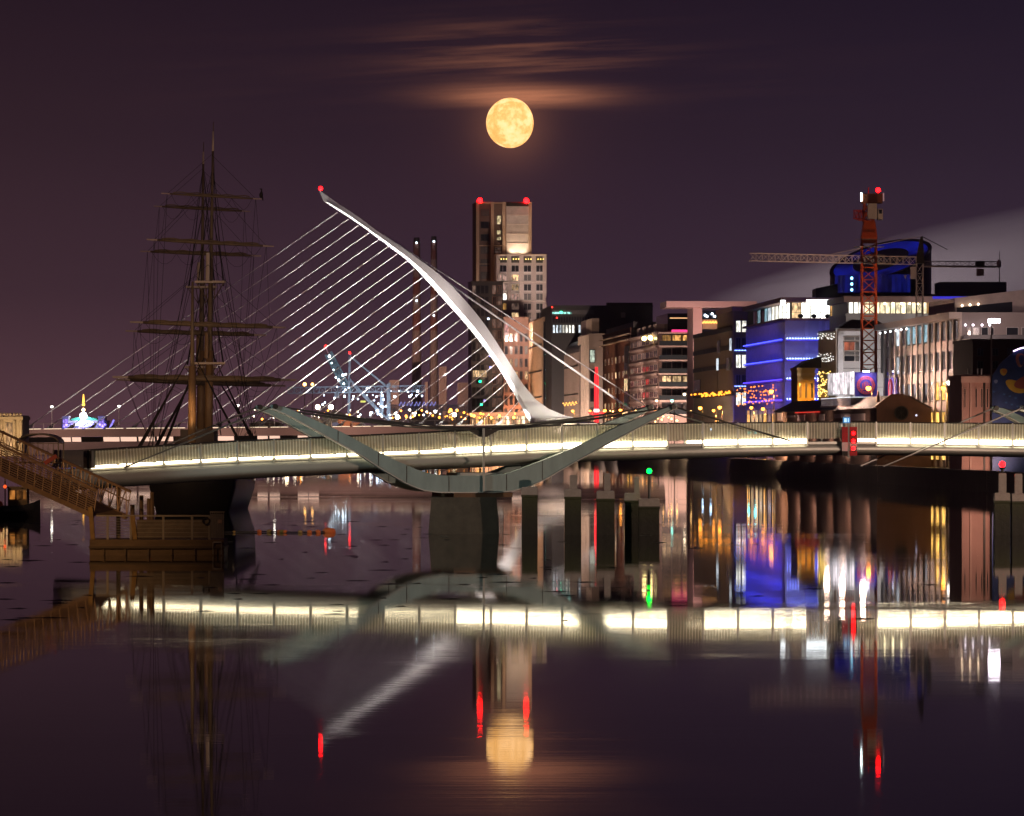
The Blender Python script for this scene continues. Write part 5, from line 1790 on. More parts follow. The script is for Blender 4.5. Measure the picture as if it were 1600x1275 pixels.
# ---- low brick house on the quay
lb = Bld('low_brick_depot', 'low dark brick depot with hipped roof and a round gable window', 1370, 575, 1455, 1212, 640, pm('dark depot brick', (.14, .07, .045), .8, var=.3, scale=.6), body=False)
He = lb.hz(638)
MB().box(0, lb.W, 0, lb.L, 0, He).build('wall', pm('dark depot brick', ()), lb.root)
xm = lb.wx(1404)
gp_ = [(-.2, He), (-.2, lb.hz(634)), (lb.wx(1392), lb.hz(616)), (lb.wx(1412), lb.hz(615.5)), (lb.W + .2, lb.hz(641)), (lb.W + .2, He - .2)]
MB().prism(gp_, -.25, .4).build('gable_wall', pm('dark depot brick', ()), lb.root)
MB().loft([[(-.6, .4, He), (lb.W + .4, .4, He), (lb.W * .62, .4, lb.hz(618)), (lb.W * .3, .4, lb.hz(618))],
           [(-.6, lb.L, He), (lb.W + .4, lb.L, He), (lb.W * .62, lb.L - 5, lb.hz(618)), (lb.W * .3, lb.L - 5, lb.hz(618))]]).build('roof', pm('black slate', (.03, .022, .02), .7, var=.3, scale=1.5), lb.root)
MB().ring((lb.wx(1408), -.32, lb.hz(645)), .86, .12, 24).build('round_window_frame', pm('black iron', (.015, .014, .015), .5), lb.root)
rw = MB().tube([(lb.wx(1408), -.27, lb.hz(645)), (lb.wx(1408), -.3, lb.hz(645))], .82, 24).build('round_window', G_DARK, lb.root)
for k in range(4):
    a = math.pi * k / 4
    c_ = Vector((lb.wx(1408), -.33, lb.hz(645)))
    v_ = Vector((math.cos(a) * .8, 0, math.sin(a) * .8))
    MB().bar(c_ - v_, c_ + v_, .05).build('glazing_bar', pm('black iron', ()), rw)
MB().sphere((lb.wx(1431), -.4, lb.hz(649)), .14, 8, 6).build('wall_lamp', em('faint wall lamp', (.7, .7, 1.), 1.5), lb.root)
# roof box with glazing and chimneys
ya, yb = lb.ry(1327), lb.ry(1281)
rbx = MB().box(.2, 3.0, ya, yb, lb.hz(633, ya), lb.hz(621, ya)).build('roof_lantern', pm('wet glass lantern', (.3, .26, .25), .2, .3, var=.4, scale=1.5), lb.root)
MB().box(.1, 3.1, ya - .1, yb + .1, lb.hz(635, ya), lb.hz(633, ya)).build('lantern_sill', pm('pale sill', (.5, .4, .36), .6), rbx)
MB().box(.15, 3.05, ya, yb, lb.hz(621, ya), lb.hz(620, ya)).build('lantern_edge', em('lantern edge light', (.85, .92, 1.), 1.2), rbx)
MB().loft([[(lb.wx(1370) + .2, 1.2, lb.hz(628)), (lb.wx(1377), 1.2, lb.hz(628)), (lb.wx(1377), 2.4, lb.hz(628)), (.2, 2.4, lb.hz(628))], [(.3, 1.3, lb.hz(612)), (lb.wx(1376), 1.3, lb.hz(612)), (lb.wx(1375), 2.2, lb.hz(610)), (.4, 2.2, lb.hz(610))]]).build('chimney', pm('dark depot brick', ()), lb.root)
# wall panels facing the river
for (a_, c_, ylo, yhi, g) in ((1216, 1223, 657, 645, 'c'), (1228, 1243, 652, 649, 'd'), (1247, 1258, 657, 648, 'p'), (1281, 1289, 657, 647, 'p'), (1305, 1328, 653, 646, 'd'), (1328, 1352, 657, 646, 'p')):
    y0, y1 = lb.ry(c_), lb.ry(a_)
    lb.box('R', y0, y1, 0, .15, lb.hz(ylo, y0), lb.hz(yhi, y0), 'wall_panel', pm('pale wall panel', (.62, .46, .4), .6) if g != 'd' else pm('dull pale panel', (.4, .3, .27), .6))
lb.box('R', lb.ry(1282), lb.ry(1245), .1, .3, lb.hz(645, lb.ry(1260)), lb.hz(643.6, lb.ry(1260)), 'red_light_line', em('red eaves light', (1., .06, .04), .7))
lb.flood('R', 2400, PINK, 3, .5, 6, 120, 2.2, .8)
lb.flood('W', 160, WARM, 14, .5)
# ---- columned terrace building
co = Bld('columned_offices', 'pale office block with tall slim columns and golden lit lower windows', 1502, 558, 1640, 1385, 492, pm('columned backing', (.26, .21, .2), .6, var=.1, scale=.3))
M_COL = pm('pale stone column', (.58, .48, .43), .6, var=.06, scale=.3)
ncol = 13
G_GOLD = lit('golden window', (1., .55, .12), 1.5, .9)
zr_ = [co.hz(y) for y in (655, 626, 592, 558, 530, 506)]
for k in range(ncol + 1):
    y = co.L * k / ncol
    co.box('R', y - .6, y + .6, 0, .34, 0, co.H, 'column', M_COL)
for k in range(ncol):
    y0, y1 = co.L * k / ncol + .6, co.L * (k + 1) / ncol - .6
    for j in range(5):
        za, zb_ = co.H * j / 5, co.H * (j + 1) / 5
        if j and (k < 9 or j < 3):
            co.box('R', y0 - .05, y1 + .05, .0, .16, za - .5, za + .8, 'spandrel', M_COL)
        g = G_DARK
        if j <= 1 and k in (2, 3, 4):
            g = G_GOLD
        elif j == 4 and 5 <= k <= 8:
            g = G_TEAL
        elif j in (3, 4) and k == 10:
            g = G_COOL
        elif j in (2, 3) and k in (4, 6):
            g = G_GREY
        elif j == 2 and k in (2, 3, 4):
            g = G_GOLD
        f_ = co.box('R', y0, y1, 0, .12, za + .9, zb_ - .45, 'window', M_DFRAME)
        co.box('R', y0 + .15, y1 - .15, .13, .17, za + 1.05, zb_ - .6, 'pane', g, f_)
co.box('R', -.6, co.L + .3, 0, 1.7, co.H - .5, co.H + .36, 'eaves', M_COL)
for k in range(7, ncol):
    MB().sphere((-1.3, co.L * (k + .5) / ncol, co.H - .9), .12, 6, 4).build('soffit_lamp', em('cold soffit lamp', (.9, .95, 1.), 10), co.root)
# red emblem banner hung behind the columns at the far end
y0, y1 = co.L * 10.6 / ncol, co.L * 12.9 / ncol
bb = co.box('R', y0, y1, .18, .26, co.hz(626, co.L * .9), co.hz(590, co.L * .9), 'emblem_banner', M_PURP)
MB().ring((-.4, (y0 + y1) / 2, co.hz(608, co.L * .9)), 1.35, .16, 20, 'x').build('banner_emblem', M_EMB, bb)
spot('banner_light', (-2.2, (y0 + y1) / 2, co.hz(588, co.L * .9)), (0, (y0 + y1) / 2, co.hz(612, co.L * .9)), 450, (.8, .75, 1.), 120, .9, co.root, .15)
# west face terraces
for y_ in (530, 558, 592):
    z = co.hz(y_)
    sl_ = co.box('W', 0, co.W, 0, 1.6, z - .5, z, 'terrace_slab', M_COL)
    co.box('W', .1, co.W, 1.5, 1.56, z, z + .55, 'terrace_glass', pm('smoky terrace glass', (.10, .09, .095), .5), sl_)
for xa_, xb_2, g_ in ((1511, 1517, G_DIM), (1519, 1530, G_GREY), (1533, 1544, G_DARK), (1547, 1553, G_DARK), (1572, 1591, G_DARK), (1596, 1612, G_GREY)):
    f_ = co.box('W', co.wx(xa_), co.wx(xb_2), 0, .1, co.hz(529), co.hz(511), 'window', M_FRAME)
    co.box('W', co.wx(xa_ + .8), co.wx(xb_2 - .8), .11, .14, co.hz(528.4), co.hz(511.8), 'pane', g_, f_)
co.facade('W', 7, 1, co.hz(556), co.hz(534), [(G_DARK, 3), (G_GREY, 2)], .8, None, .7, .8, M_FRAME, 1, 34)
co.facade('W', 7, 1, co.hz(590), co.hz(564), [(G_DARK, 3), (G_GREY, 2)], .8, None, .7, .8, M_FRAME, 1, 35)
for k, px in enumerate((1507, 1519, 1533, 1545)):
    MB().sphere((co.wx(px), -.7, co.hz(508)), .16, 6, 4).build('terrace_lamp', em('white terrace lamp', (1., .9, 1.), 5), co.root)
MB().prism([(co.wx(1500), co.H + .36), (co.W, co.H + .36), (co.W, co.hz(447)), (co.wx(1500), co.hz(464))], 4, 26).build('penthouse', pm('rosy penthouse', (.45, .36, .33), .7), co.root)
MB().prism([(co.wx(1503), co.hz(479)), (co.wx(1590), co.hz(470)), (co.wx(1590), co.hz(486)), (co.wx(1503), co.hz(490))], 3.8, 4).build('penthouse_glazing', G_DARK, co.root)
for k, px in enumerate((1510.5, 1523, 1536)):
    MB().sphere((co.wx(px), 3.6, co.hz(476.2 - k * 1.2)), .15, 6, 4).build('eaves_lamp', em('warm eaves lamp', (1., .75, .5), 9), co.root)
for y_ in (20, 40, 56):
    spot('facade_fill', (-10, y_, 12.5), (0, y_ - 7, co.H * .42), 7500, (1., .64, .48), 140, .8, co.root)  # spots added above the depot roof to brighten the columns
spot('terrace_fill', (co.W * .4, -14, co.hz(498)), (co.W * .45, 0, co.hz(520)), 1500, (1., .76, .76), 110, .8, co.root)  # added fill hanging in front of the west face
spot('penthouse_fill', (co.wx(1540), -12, co.hz(520)), (co.wx(1550), 4, co.hz(465)), 1700, (1., .72, .62), 100, .8, co.root)  # added fill for the penthouse wall, no fixture
# ---- old pink brick house, dark brick block and mural wall
ph = Bld('pink_brick_house', 'old pink brick house with tall narrow windows before the columned offices', 1503, 505, 1547, 1500, 590, pm('pink brick', (.40, .23, .19), .8, var=.2, scale=.6), L=9)
ph.facade('W', 5, 1, ph.hz(640), ph.hz(604), [(G_DARK, 1)], None, None, .4, .85, pm('pink brick trim', (.5, .32, .26), .7), 0, 3, proud=.15)
ph.box('W', -.15, ph.W + .15, 0, .4, ph.hz(598), ph.hz(588), 'cornice', pm('pink brick trim', ()))
ph.box('W', ph.wx(1515), ph.wx(1517), 0, .35, 0, ph.H, 'pilaster', pm('pink brick trim', ()))
ph.box('W', ph.wx(1536), ph.wx(1539), 0, .35, 0, ph.H, 'pilaster', M_DARKST)
for px in (1517, 1532, 1538):
    MB().box(ph.wx(px), ph.wx(px + 2), 2, 2.4, ph.H, ph.H + 1.1).build('roof_vent', M_GALV, ph.root)
ph.flood('W', 1500, (1., .6, .45), 11, .45)
db = Bld('dark_brick_block', 'dark red brick block behind the mural wall', 1520, 522, 1660, 1519, 534, pm('dark red brick', (.055, .022, .022), .85, var=.25, scale=.6), L=14)
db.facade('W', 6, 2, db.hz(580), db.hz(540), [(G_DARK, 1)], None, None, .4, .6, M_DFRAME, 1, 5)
mu = thing('mural_wall', 'deep blue painted mural wall with yellow shapes at right edge', 'wall', (P(1549, 0, 500).x, 500, GZ - .3))
k9 = 500 / F
xm_ = lambda px: (px - 1549) * k9
zm_ = lambda py: CAM_H - (py - Y0) * k9 - GZ + .3
MB().prism([(0, 0), (xm_(1680), 0), (xm_(1680), zm_(535)), (xm_(1600), zm_(543)), (xm_(1583), zm_(551)), (xm_(1565), zm_(566)), (0, zm_(590))], 0, .6).build('painted_wall', pm('deep blue mural paint', (.012, .03, .11), .6, var=.6, scale=.8), mu)


def blob(cx, cy, rx, ry_, mat, d_, name='painted_shape', rot=0., n=20):
    pts = []
    for k in range(n):
        a = 2 * math.pi * k / n
        w_ = 1 + .08 * math.sin(3 * a)
        u, v = rx * math.cos(a) * w_, ry_ * math.sin(a) * w_
        pts.append((xm_(cx + u * math.cos(rot) - v * math.sin(rot)), zm_(cy - u * math.sin(rot) - v * math.cos(rot))))
    MB().prism(pts, -d_, -.001).build(name, mat, mu)


M_YEL = pm('mural yellow', (.5, .30, .02), .6, var=.2)
blob(1589, 604, 19, 9, M_YEL, .012, rot=-.35)
blob(1600, 597, 16, 9, pm('mural brick red', (.28, .06, .03), .6), .02, rot=.5)
blob(1568, 581, 5.5, 5.5, M_YEL, .012)
blob(1569.5, 580, 3.5, 3.5, pm('mural orange', (.5, .16, .01), .6), .02)
blob(1594, 562, 7, 11, pm('mural terracotta', (.25, .07, .04), .6), .012)
blob(1596, 562, 4, 8, pm('deep blue mural paint', ()), .02)
blob(1556, 596, 3, 3, pm('mural pale blue', (.16, .2, .32), .6), .012)
for k in range(9):
    blob(1553 + (k * 37 % 40), 612 + (k * 23 % 36), 2.2, 1.6, pm('mural light blue', (.03, .09, .22), .6), .012, n=8)
MB().tube([(xm_(1583), -.2, zm_(549)), (xm_(1592), -.2, zm_(545)), (xm_(1605), -.2, zm_(542))], .09, 5).build('coping_light', em('violet coping light', (.8, .6, 1.), 3), mu)
spot('mural_fill', (xm_(1600), -12, 2), (xm_(1590), 0, 5), 500, (1., .85, .8), 90, .8, mu)  # added fill on the mural, no fixture
# ================================================================== cranes
OD = 640.0
oc_ = P(1357.5, 0, OD)
k1 = OD / F
ocr = thing('orange_tower_crane', 'tall orange lattice tower crane with white cab and red top lamp', 'crane', (oc_.x, OD, GZ))
zo = lambda py: CAM_H - (py - Y0) * k1 - GZ
xo = lambda px: (px - 1357.5) * k1
M_CRO = pm('orange crane paint', (.52, .085, .022), .5, .1, var=.15)
MB().lattice((0, 0, 0), (0, 0, zo(380)), 22 * k1, 22 * k1, 18, .125, Vector((0, 1, 0))).build('mast', M_CRO, ocr)
MB().box(-1.15, 1.15, -1.15, 1.15, zo(380), zo(372)).build('slewing_ring', M_CRO, ocr)
MB().loft([[(-1.2, -1.2, zo(372)), (1.2, -1.2, zo(372)), (1.2, 1.2, zo(372)), (-1.2, 1.2, zo(372))], [(-.8, -.8, zo(346)), (.9, -.8, zo(346)), (.9, .8, zo(346)), (-.8, .8, zo(346))]]).build('slewing_tower', M_CRO, ocr)
MB().lattice((-.1, 0, zo(346)), (.2, 0, zo(304)), 16 * k1, 1.4, 4, .14, Vector((0, 1, 0))).build('tower_head', M_CRO, ocr)
MB().box(xo(1346), xo(1378), -1.2, 1.0, zo(318), zo(303)).build('machine_deck', pm('crane brown steel', (.28, .09, .04), .6), ocr)
MB().box(xo(1354.5), xo(1368.5), -1.9, -.9, zo(343), zo(319)).build('ballast_block', pm('crane white panel', (.55, .47, .38), .6), ocr)
cb_ = MB().box(xo(1370.5), xo(1378), -1.6, .4, zo(344), zo(327)).build('cab', pm('crane white panel', ()), ocr)
MB().box(xo(1372), xo(1376.5), -1.65, -1.605, zo(335), zo(328.5)).build('cab_window', G_DARK, cb_)
MB().lattice((0, 1.2, zo(350)), (2.7, 34, zo(350) + 1.6), 1.5, 1.3, 20, .07).build('jib', M_CRO, ocr)
MB().lattice((xo(1337), -2.4, zo(336)), (xo(1350), .6, zo(338)), 1.0, 1.2, 3, .08).build('counter_jib_end', pm('red crane steel', (.5, .05, .05), .5), ocr)
for px, s_ in ((1344.8, 16.), (1379.5, 1.0)):
    MB().box(xo(px - .9), xo(px + .9), -1.3, -1.1, zo(315), zo(302)).build('tube_lamp', em('cold tube lamp' if s_ > 2 else 'dim tube lamp', (.8, 1., 1.) if s_ > 2 else (.9, .5, .5), s_ if s_ > 2 else .25), ocr)
MB().sphere((xo(1371.5), -.8, zo(297.5)), .36, 10, 7).build('warning_light', em('red tower crane lamp', (1., .0022, .003), 26), ocr)
MB().tube([(xo(1371.5), -.8, zo(304)), (xo(1371.5), -.8, zo(299))], .08, 5).build('lamp_post', M_CRO, ocr)
MB().tube([(xo(1357), 0, zo(304)), (xo(1357), 0, zo(293))], .08, 5).build('mast_pole', M_CRO, ocr)
for py in (375, 400):
    MB().box(-2.2, 2.2, -1.9, -1.8, zo(py), zo(py) + .08).build('platform_rail', M_GALV, ocr)
    MB().box(-2.2, 2.2, -1.9, 1.4, zo(py) - 1.1, zo(py) - 1.02).build('platform', M_GALV, ocr)
spot('crane_floodlight', (xo(1345), -14, zo(575)), (0, 0, zo(400)), 6500, (1., .55, .3), 60, .7, ocr)
WD = 660.0
wc = P(1437, 0, WD)
k2 = WD / F
wcr = thing('white_tower_crane', 'white crane with long horizontal lattice jib crossing behind the orange crane', 'crane', (wc.x, WD, GZ))
zw = lambda py: CAM_H - (py - Y0) * k2 - GZ
xw = lambda px: (px - 1437) * k2
M_CRW = pm('pale crane steel', (.5, .44, .42), .5, .2)
MB().lattice((0, 0, 0), (0, 0, zw(412)), 1.0, 1.0, 20, .07, Vector((0, 1, 0))).build('mast', M_CRW, wcr)
MB().lattice((-.6, 0, zw(407.5)), (xw(1170), -2, zw(402.5)), .9, 1.15, 26, .065).build('jib', M_CRW, wcr)
MB().lattice((.6, 0, zw(412)), (xw(1562), 1, zw(412)), .9, .75, 10, .05).build('counter_jib', pm('dark crane steel', (.13, .11, .12), .5), wcr)
MB().bar((.6, 0, zw(416)), (xw(1562), 1, zw(416.5)), .3).build('counter_beam', M_CRW, wcr)
MB().loft([[(-.7, -.5, zw(412)), (.7, -.5, zw(412)), (.7, .5, zw(412)), (-.7, .5, zw(412))], [(.1, -.2, zw(370)), (.5, -.2, zw(370)), (.5, .2, zw(370)), (.1, .2, zw(370))]]).build('tower_head', M_DARKST, wcr)
MB().tube([(.3, 0, zw(369)), (xw(1300), -1, zw(397))], .05, 4).build('pendant', M_CRW, wcr)
MB().tube([(.3, 0, zw(369)), (xw(1481), .3, zw(390))], .06, 4).build('pendant', M_DARKST, wcr)
MB().box(xw(1422), xw(1431), -.9, .3, zw(436), zw(417)).build('cab', M_CRW, wcr)
MB().box(xw(1524), xw(1538), -.6, .6, zw(416), zw(408)).build('ballast', M_DARKST, wcr)
MB().box(xw(1526), xw(1537), -.4, .4, zw(431), zw(420)).build('ballast_block', pm('tan ballast', (.3, .22, .16), .7), wcr)
MB().sphere((xw(1561), 0, zw(412)), .55, 8, 6, (.7, 1, 1.2)).build('end_winch', M_CRW, wcr)
MB().prism([(xw(1412), zw(430)), (xw(1417), zw(430)), (xw(1414.5), zw(436))], -.2, .2).build('hook_block', M_GALV, wcr)
MB().tube([(xw(1414.5), 0, zw(430)), (xw(1414.5), 0, zw(408))], .03, 4).build('hoist_rope', M_DARKST, wcr)
spot('crane_floodlight', (xw(1290), -22, zw(470)), (xw(1270), 0, zw(405)), 6000, (1., .6, .4), 110, .8, wcr)

# ================================================================== street lamps
M_POLE = pm('lamp pole', (.25, .2, .15), .5, .4)


def street_lamp(px, py, col, strength, label, off=5., rad=.26, D=None, group='lamps along the south quay', ground=GZ):
    if D is None:
        D = (84 + off) / ((px - X0) / F + .062)
    c = P(px, py, D)
    r = thing('street_lamp', label, 'street lamp', (c.x, D, ground), group=group)
    h = c.z - ground
    MB().tube([(.5, .3, 0), (.5, .3, h * .6), (.5, .3, h + .15)], [.12, .09, .06], 6).build('pole', M_POLE, r)
    MB().tube([(.5, .3, h + .15), (.25, .15, h + .3), (0, 0, h + .22)], .045, 5).build('arm', M_POLE, r)
    MB().tube([(0, 0, h + .2), (0, 0, h + .34)], [rad * 1.1, rad * .5], 8).build('lamp_hood', M_DARKST, r)
    MB().sphere((0, 0, h), rad, 10, 7).build('bulb', em('bulb %.2f %.2f %.2f %g' % (*col, strength), col, strength), r)
    if col[2] < .3:
        spot('lamp_light', (0, 0, h - .5), (-.5, 1.0, 0), 2600, (1., .48, .12), 155, .5, r, .25)
    return r


SOD = (1., .34, .04)
for px, py, col, s_, lb_ in (
        (895, 642, SOD, 42, 'orange street lamp right of the pylon hole before the louvred hall'),
        (922, 642, SOD, 30, 'orange street lamp just left of the red light column'),
        (945, 641.5, SOD, 42, 'orange street lamp just right of the red light column'),
        (969.5, 641, SOD, 48, 'orange street lamp at the foot of the brick warehouse'),
        (1094, 637.5, SOD, 55, 'bright orange street lamp left of the louvred offices'),
        (1115, 641.5, SOD, 32, 'lower orange street lamp between two others by the louvred offices'),
        (1124.5, 636.5, SOD, 42, 'orange street lamp before the middle of the louvred offices'),
        (1174, 637, SOD, 26, 'small orange street lamp at the left foot of the blue block'),
        (1192, 639, SOD, 34, 'small orange street lamp before the blue block shopfront'),
        (1205, 611.5, SOD, 55, 'high orange street lamp before the blue block'),
        (1241.5, 611.5, SOD, 55, 'high orange street lamp beside the orange lit house'),
        (1357, 606.5, SOD, 50, 'orange street lamp glaring in front of the purple banner'),
        (1474, 606.5, SOD, 40, 'orange street lamp before the columned offices'),
        (1483, 598, (1., .9, .8), 26, 'white street lamp before the columned offices'),
        (1069.5, 616, (1., .8, .55), 34, 'cream lamp before the lower balconies of the apartments'),
        (1050, 626, (.25, 1., .85), 22, 'teal lamp right above the tip of the footbridge cradle'),
        (1026, 626, (1., .75, .5), 14, 'cream lamp at the lower corner of the apartments')):
    street_lamp(px, py, col, s_ * .26, lb_, 3 + (px % 3), .36 if s_ > 40 else .29)
# the star bright floodlight on its pole
fl = P(1554, 504, 494)
r = thing('floodlight_mast', 'dazzling white floodlight on a tall pole at right', 'floodlight', (P(1549, 0, 494).x, 494, GZ))
kf = 494 / F
hh = (678 - 504) * kf + CAM_H - GZ
MB().tube([(0, 0, 0), (0, 0, hh * .55), (0, 0, hh - .1)], [.12, .09, .07], 8).build('pole', M_POLE, r)
MB().box(-.4, .95, -.06, .06, hh - .12, hh - .02).build('crossarm', M_POLE, r)
for x in (-.15, .3, .75):
    hd = MB().box(x - .24, x + .24, -.1, .3, hh, hh + .36).build('lamp_head', M_DARKST, r)
    MB().box(x - .23, x + .23, -.15, -.105, hh - .02, hh + .42).build('lens', em('dazzling floodlight', (1., .88, 1.), 24), hd)
# teal traffic lamps seen through the balustrade
for px, py, col, wh in ((1180, 676, (.1, .9, 1.), 'rightmost and largest'), (1098, 674.5, (.45, .7, 1.), 'leftmost'), (1110.5, 671, (.45, .7, 1.), 'second from left'), (1170, 676, (.0, .8, .8), 'third from left')):
    D = (84 + 3.) / ((px - X0) / F + .062)
    c = P(px, py, D)
    r = thing('traffic_light', 'small cold blue traffic light behind the footbridge, %s of four' % wh, 'traffic light', (c.x, D, GZ), group='cold traffic lights on the quay')
    MB().tube([(0, .2, 0), (0, .2, c.z - GZ + .5)], .06, 6).build('post', M_DARKST, r)
    MB().box(-.2, .2, 0, .25, c.z - GZ - .3, c.z - GZ + .5).build('housing', M_DARKST, r)
    MB().sphere((0, -.05, c.z - GZ), .2, 8, 6).build('lens', em('cold lens %g' % px, col, 16), r)
# quay ladders
for px, wh in ((1373, 'just right of the red river signal'), (1544, 'beside the red channel light'), (1325, 'below the red river signal')):
    D = (84 - .4) / ((px - X0) / F + .062)
    x = (px - X0) / F * D
    r = thing('quay_ladder', 'pale ladder on the quay wall ' + wh, 'ladder', (x, D - .3, .3), group='ladders on the south quay wall')
    for s_ in (-.18, .18):
        MB().box(s_ - .03, s_ + .03, -.05, .05, .0, 2.2).build('side_rail', M_GALV, r)
    for k in range(6):
        MB().box(-.15, .15, -.02, .02, .2 + k * .32, .23 + k * .32).build('rung', M_GALV, r)
# bare street tree by the depot
tD = 687
tp_ = P(1247, 0, tD)
tr = thing('street_tree', 'small dark leafy tree by the orange lit house', 'tree', (tp_.x, tD, GZ))
MB().tube([(0, 0, 0), (.05, 0, 1.2), (0, .05, 2.4)], [.16, .12, .08], 7).build('trunk', M_SPAR, tr)
for k in range(5):
    a = k * 1.3
    MB().tube([(0, .05, 2.0), (.7 * math.cos(a), .7 * math.sin(a), 3.1 + .2 * k)], [.06, .02], 5).build('limb', M_SPAR, tr)
R_ = random.Random(4)
lf = MB()
for k in range(1400):
    a, z_, rr_ = R_.random() * 6.283, R_.random(), R_.random() ** .5
    w_ = (1.25 * math.sin(math.pi * min(1, z_ * .9 + .1)) ** .7) * (1 + .3 * math.sin(3 * a + 4 * z_))
    c = Vector((rr_ * w_ * math.cos(a), rr_ * w_ * math.sin(a), 2.0 + 3.1 * z_))
    u = Vector((R_.gauss(0, 1), R_.gauss(0, 1), R_.gauss(0, 1))).normalized() * .13
    v = Vector((R_.gauss(0, 1), R_.gauss(0, 1), R_.gauss(0, 1))).normalized() * .09
    lf.add([c - u, c + v, c + u, c - v], [(0, 1, 2, 3)])
lf.build('crown', pm('night leaves', (.05, .055, .02), .8, var=.4, scale=3), tr)

# ================================================================== far port
# twin power station chimneys
M_CHIM = None


def chim_mat():
    m, t_, b_ = _tree('striped chimney concrete')
    tcn = t_.nodes.new('ShaderNodeTexCoord')
    sp = t_.nodes.new('ShaderNodeSeparateXYZ')
    t_.links.new(tcn.outputs['Object'], sp.inputs[0])
    r_ = t_.nodes.new('ShaderNodeValToRGB')
    r_.color_ramp.interpolation = 'CONSTANT'
    dv = t_.nodes.new('ShaderNodeMath')
    dv.operation = 'DIVIDE'
    dv.inputs[1].default_value = 200
    t_.links.new(sp.outputs[2], dv.inputs[0])
    t_.links.new(dv.outputs[0], r_.inputs[0])
    gry, red = (.36, .29, .27, 1), (.27, .12, .10, 1)
    r_.color_ramp.elements[0].color = gry
    r_.color_ramp.elements[1].position = .50
    r_.color_ramp.elements[1].color = red
    for i, p_ in enumerate((.58, .665, .75, .83, .91)):
        e_ = r_.color_ramp.elements.new(p_)
        e_.color = gry if i % 2 == 0 else red
    t_.links.new(r_.outputs[0], b_.inputs['Base Color'])
    b_.inputs['Roughness'].default_value = .8
    return m


M_CHIM = chim_mat()
HD = 4000.0
kh = HD / F
for px, w0, w1, yt, lb_ in ((651, 8.5, 5.5, 378, 'left of two tall striped power station chimneys in the haze'), (678, 7.5, 4.8, 376, 'right of two tall striped power station chimneys in the haze')):
    c = P(px, 0, HD)
    r = thing('power_station_chimney', lb_, 'chimney', (c.x, HD, 3))
    h = (678 - yt) * kh + CAM_H - 3
    MB().tube([(0, 0, 0), (0, 0, h * .5), (0, 0, h)], [w0 * kh, (w0 * .45 + w1 * .55) * kh, w1 * kh], 20).build('shaft', M_CHIM, r, True)
    MB().tube([(0, 0, h - 2), (0, 0, h + 4)], w1 * kh * .85, 16).build('rim', M_DARKST, r)
    for f_, s_ in ((.995, 3.), (.62 if px > 660 else .70, 2.)):
        MB().sphere((0, -w1 * kh * 1.3, h * f_), 1.0, 8, 6).build('warning_light', em('pale chimney lamp', (.7, .9, 1.), 5), r)
    spot('chimney_fill', (-60, -300, 20), (0, 0, h * .45), 760000, (1., .55, .40), 50, .9, r, 1)  # added spot that lifts the shaft's tone, no fixture
ps = thing('power_station', 'faint block shaped power station halls below the chimneys', 'building', (P(690, 0, 3900).x, 3900, 3))
k3 = 3900 / F
for (a_, c_, yt) in ((664, 669, 596), (686, 698, 572), (700, 713, 640), (715, 737, 597), (609, 624, 593)):
    MB().box((a_ - 690) * k3, (c_ - 690) * k3, -10, 20, 0, (678 - yt) * k3 + 3).build('hall', pm('station cladding', (.30, .24, .22), .8), ps)
spot('station_fill', (0, -160, 10), (10, 0, 40), 80000, (1., .6, .42), 110, .9, ps, 1)  # added spot brightening the halls, no fixture
# container crane
GD = 2600.0
kg = GD / F
gcr = thing('container_crane', 'harbour container crane lit cold white with its boom raised', 'crane', (P(570, 0, GD).x, GD, 3))
g3 = lambda px, py, dy=0: Vector(((px - 570) * kg, dy, (678 - py) * kg + CAM_H - 3))
M_CC = pm('pale blue crane steel', (.42, .46, .55), .5, .2)
for dy in (-7, 7):
    for a_, c_ in (((545, 660), (546.5, 553)), ((606, 660), (606, 600)), ((608.5, 660), (608.5, 598)), ((546, 556), (602, 602)), ((546, 592), (606, 655)), ((551, 600), (600, 652))):
        MB().bar(g3(*a_, dy), g3(*c_, dy), 1.0).build('leg' if a_[1] == 660 else 'brace', M_CC, gcr)
MB().lattice(g3(450, 610), g3(665, 607), 8, 3.5, 22, .28).build('main_girder', M_CC, gcr)
MB().lattice(g3(545, 612), g3(513, 552), 6, 4, 12, .45).build('raised_boom', pm('teal crane steel', (.16, .25, .28), .5), gcr)
MB().box(g3(523, 0).x, g3(530, 0).x, -3, 3, g3(0, 622).z, g3(0, 612).z).build('machine_house', M_CC, gcr)
MB().box(g3(564, 0).x, g3(572, 0).x, -8, -7.2, g3(0, 629).z, g3(0, 626).z).build('yellow_sign', em('yellow sign', (.9, .85, .15), .8), gcr)
MB().box(g3(594, 0).x, g3(600, 0).x, -4, 4, g3(0, 648).z, g3(0, 615).z).build('lift_tower', M_CC, gcr)
CW = em('cold crane lamp', (.72, .88, 1.), 13)
for px, py in ((515.5, 557), (519, 567.5), (522, 578), (525.5, 590), (530, 594), (536.5, 586.5), (541, 585), (538, 600), (540.5, 609), (553, 619.5), (539, 619.5), (574.5, 607), (589, 620), (597, 614), (598, 618), (600, 624), (592, 631), (599, 636), (590, 642), (617.5, 620), (641, 619.5), (653, 611.5), (564, 648), (579, 648.5), (595, 648)):
    MB().sphere(g3(px, py, -8), .42 + .3 * ((px * 7) % 3) / 2, 6, 4).build('work_lamp', CW, gcr)
for px, py in ((546.5, 551.5), (509, 541)):
    MB().sphere(g3(px, py, -2), .8, 6, 4).build('warning_light', em('red crane lamp', (1., .01, .01), 12), gcr)
MB().bar(g3(513, 552), g3(509, 543), .8).build('boom_tip', M_CC, gcr)
spot('crane_worklight', g3(580, 655, -60), g3(570, 605), 70000, (.75, .88, 1.), 100, .9, gcr, 1)
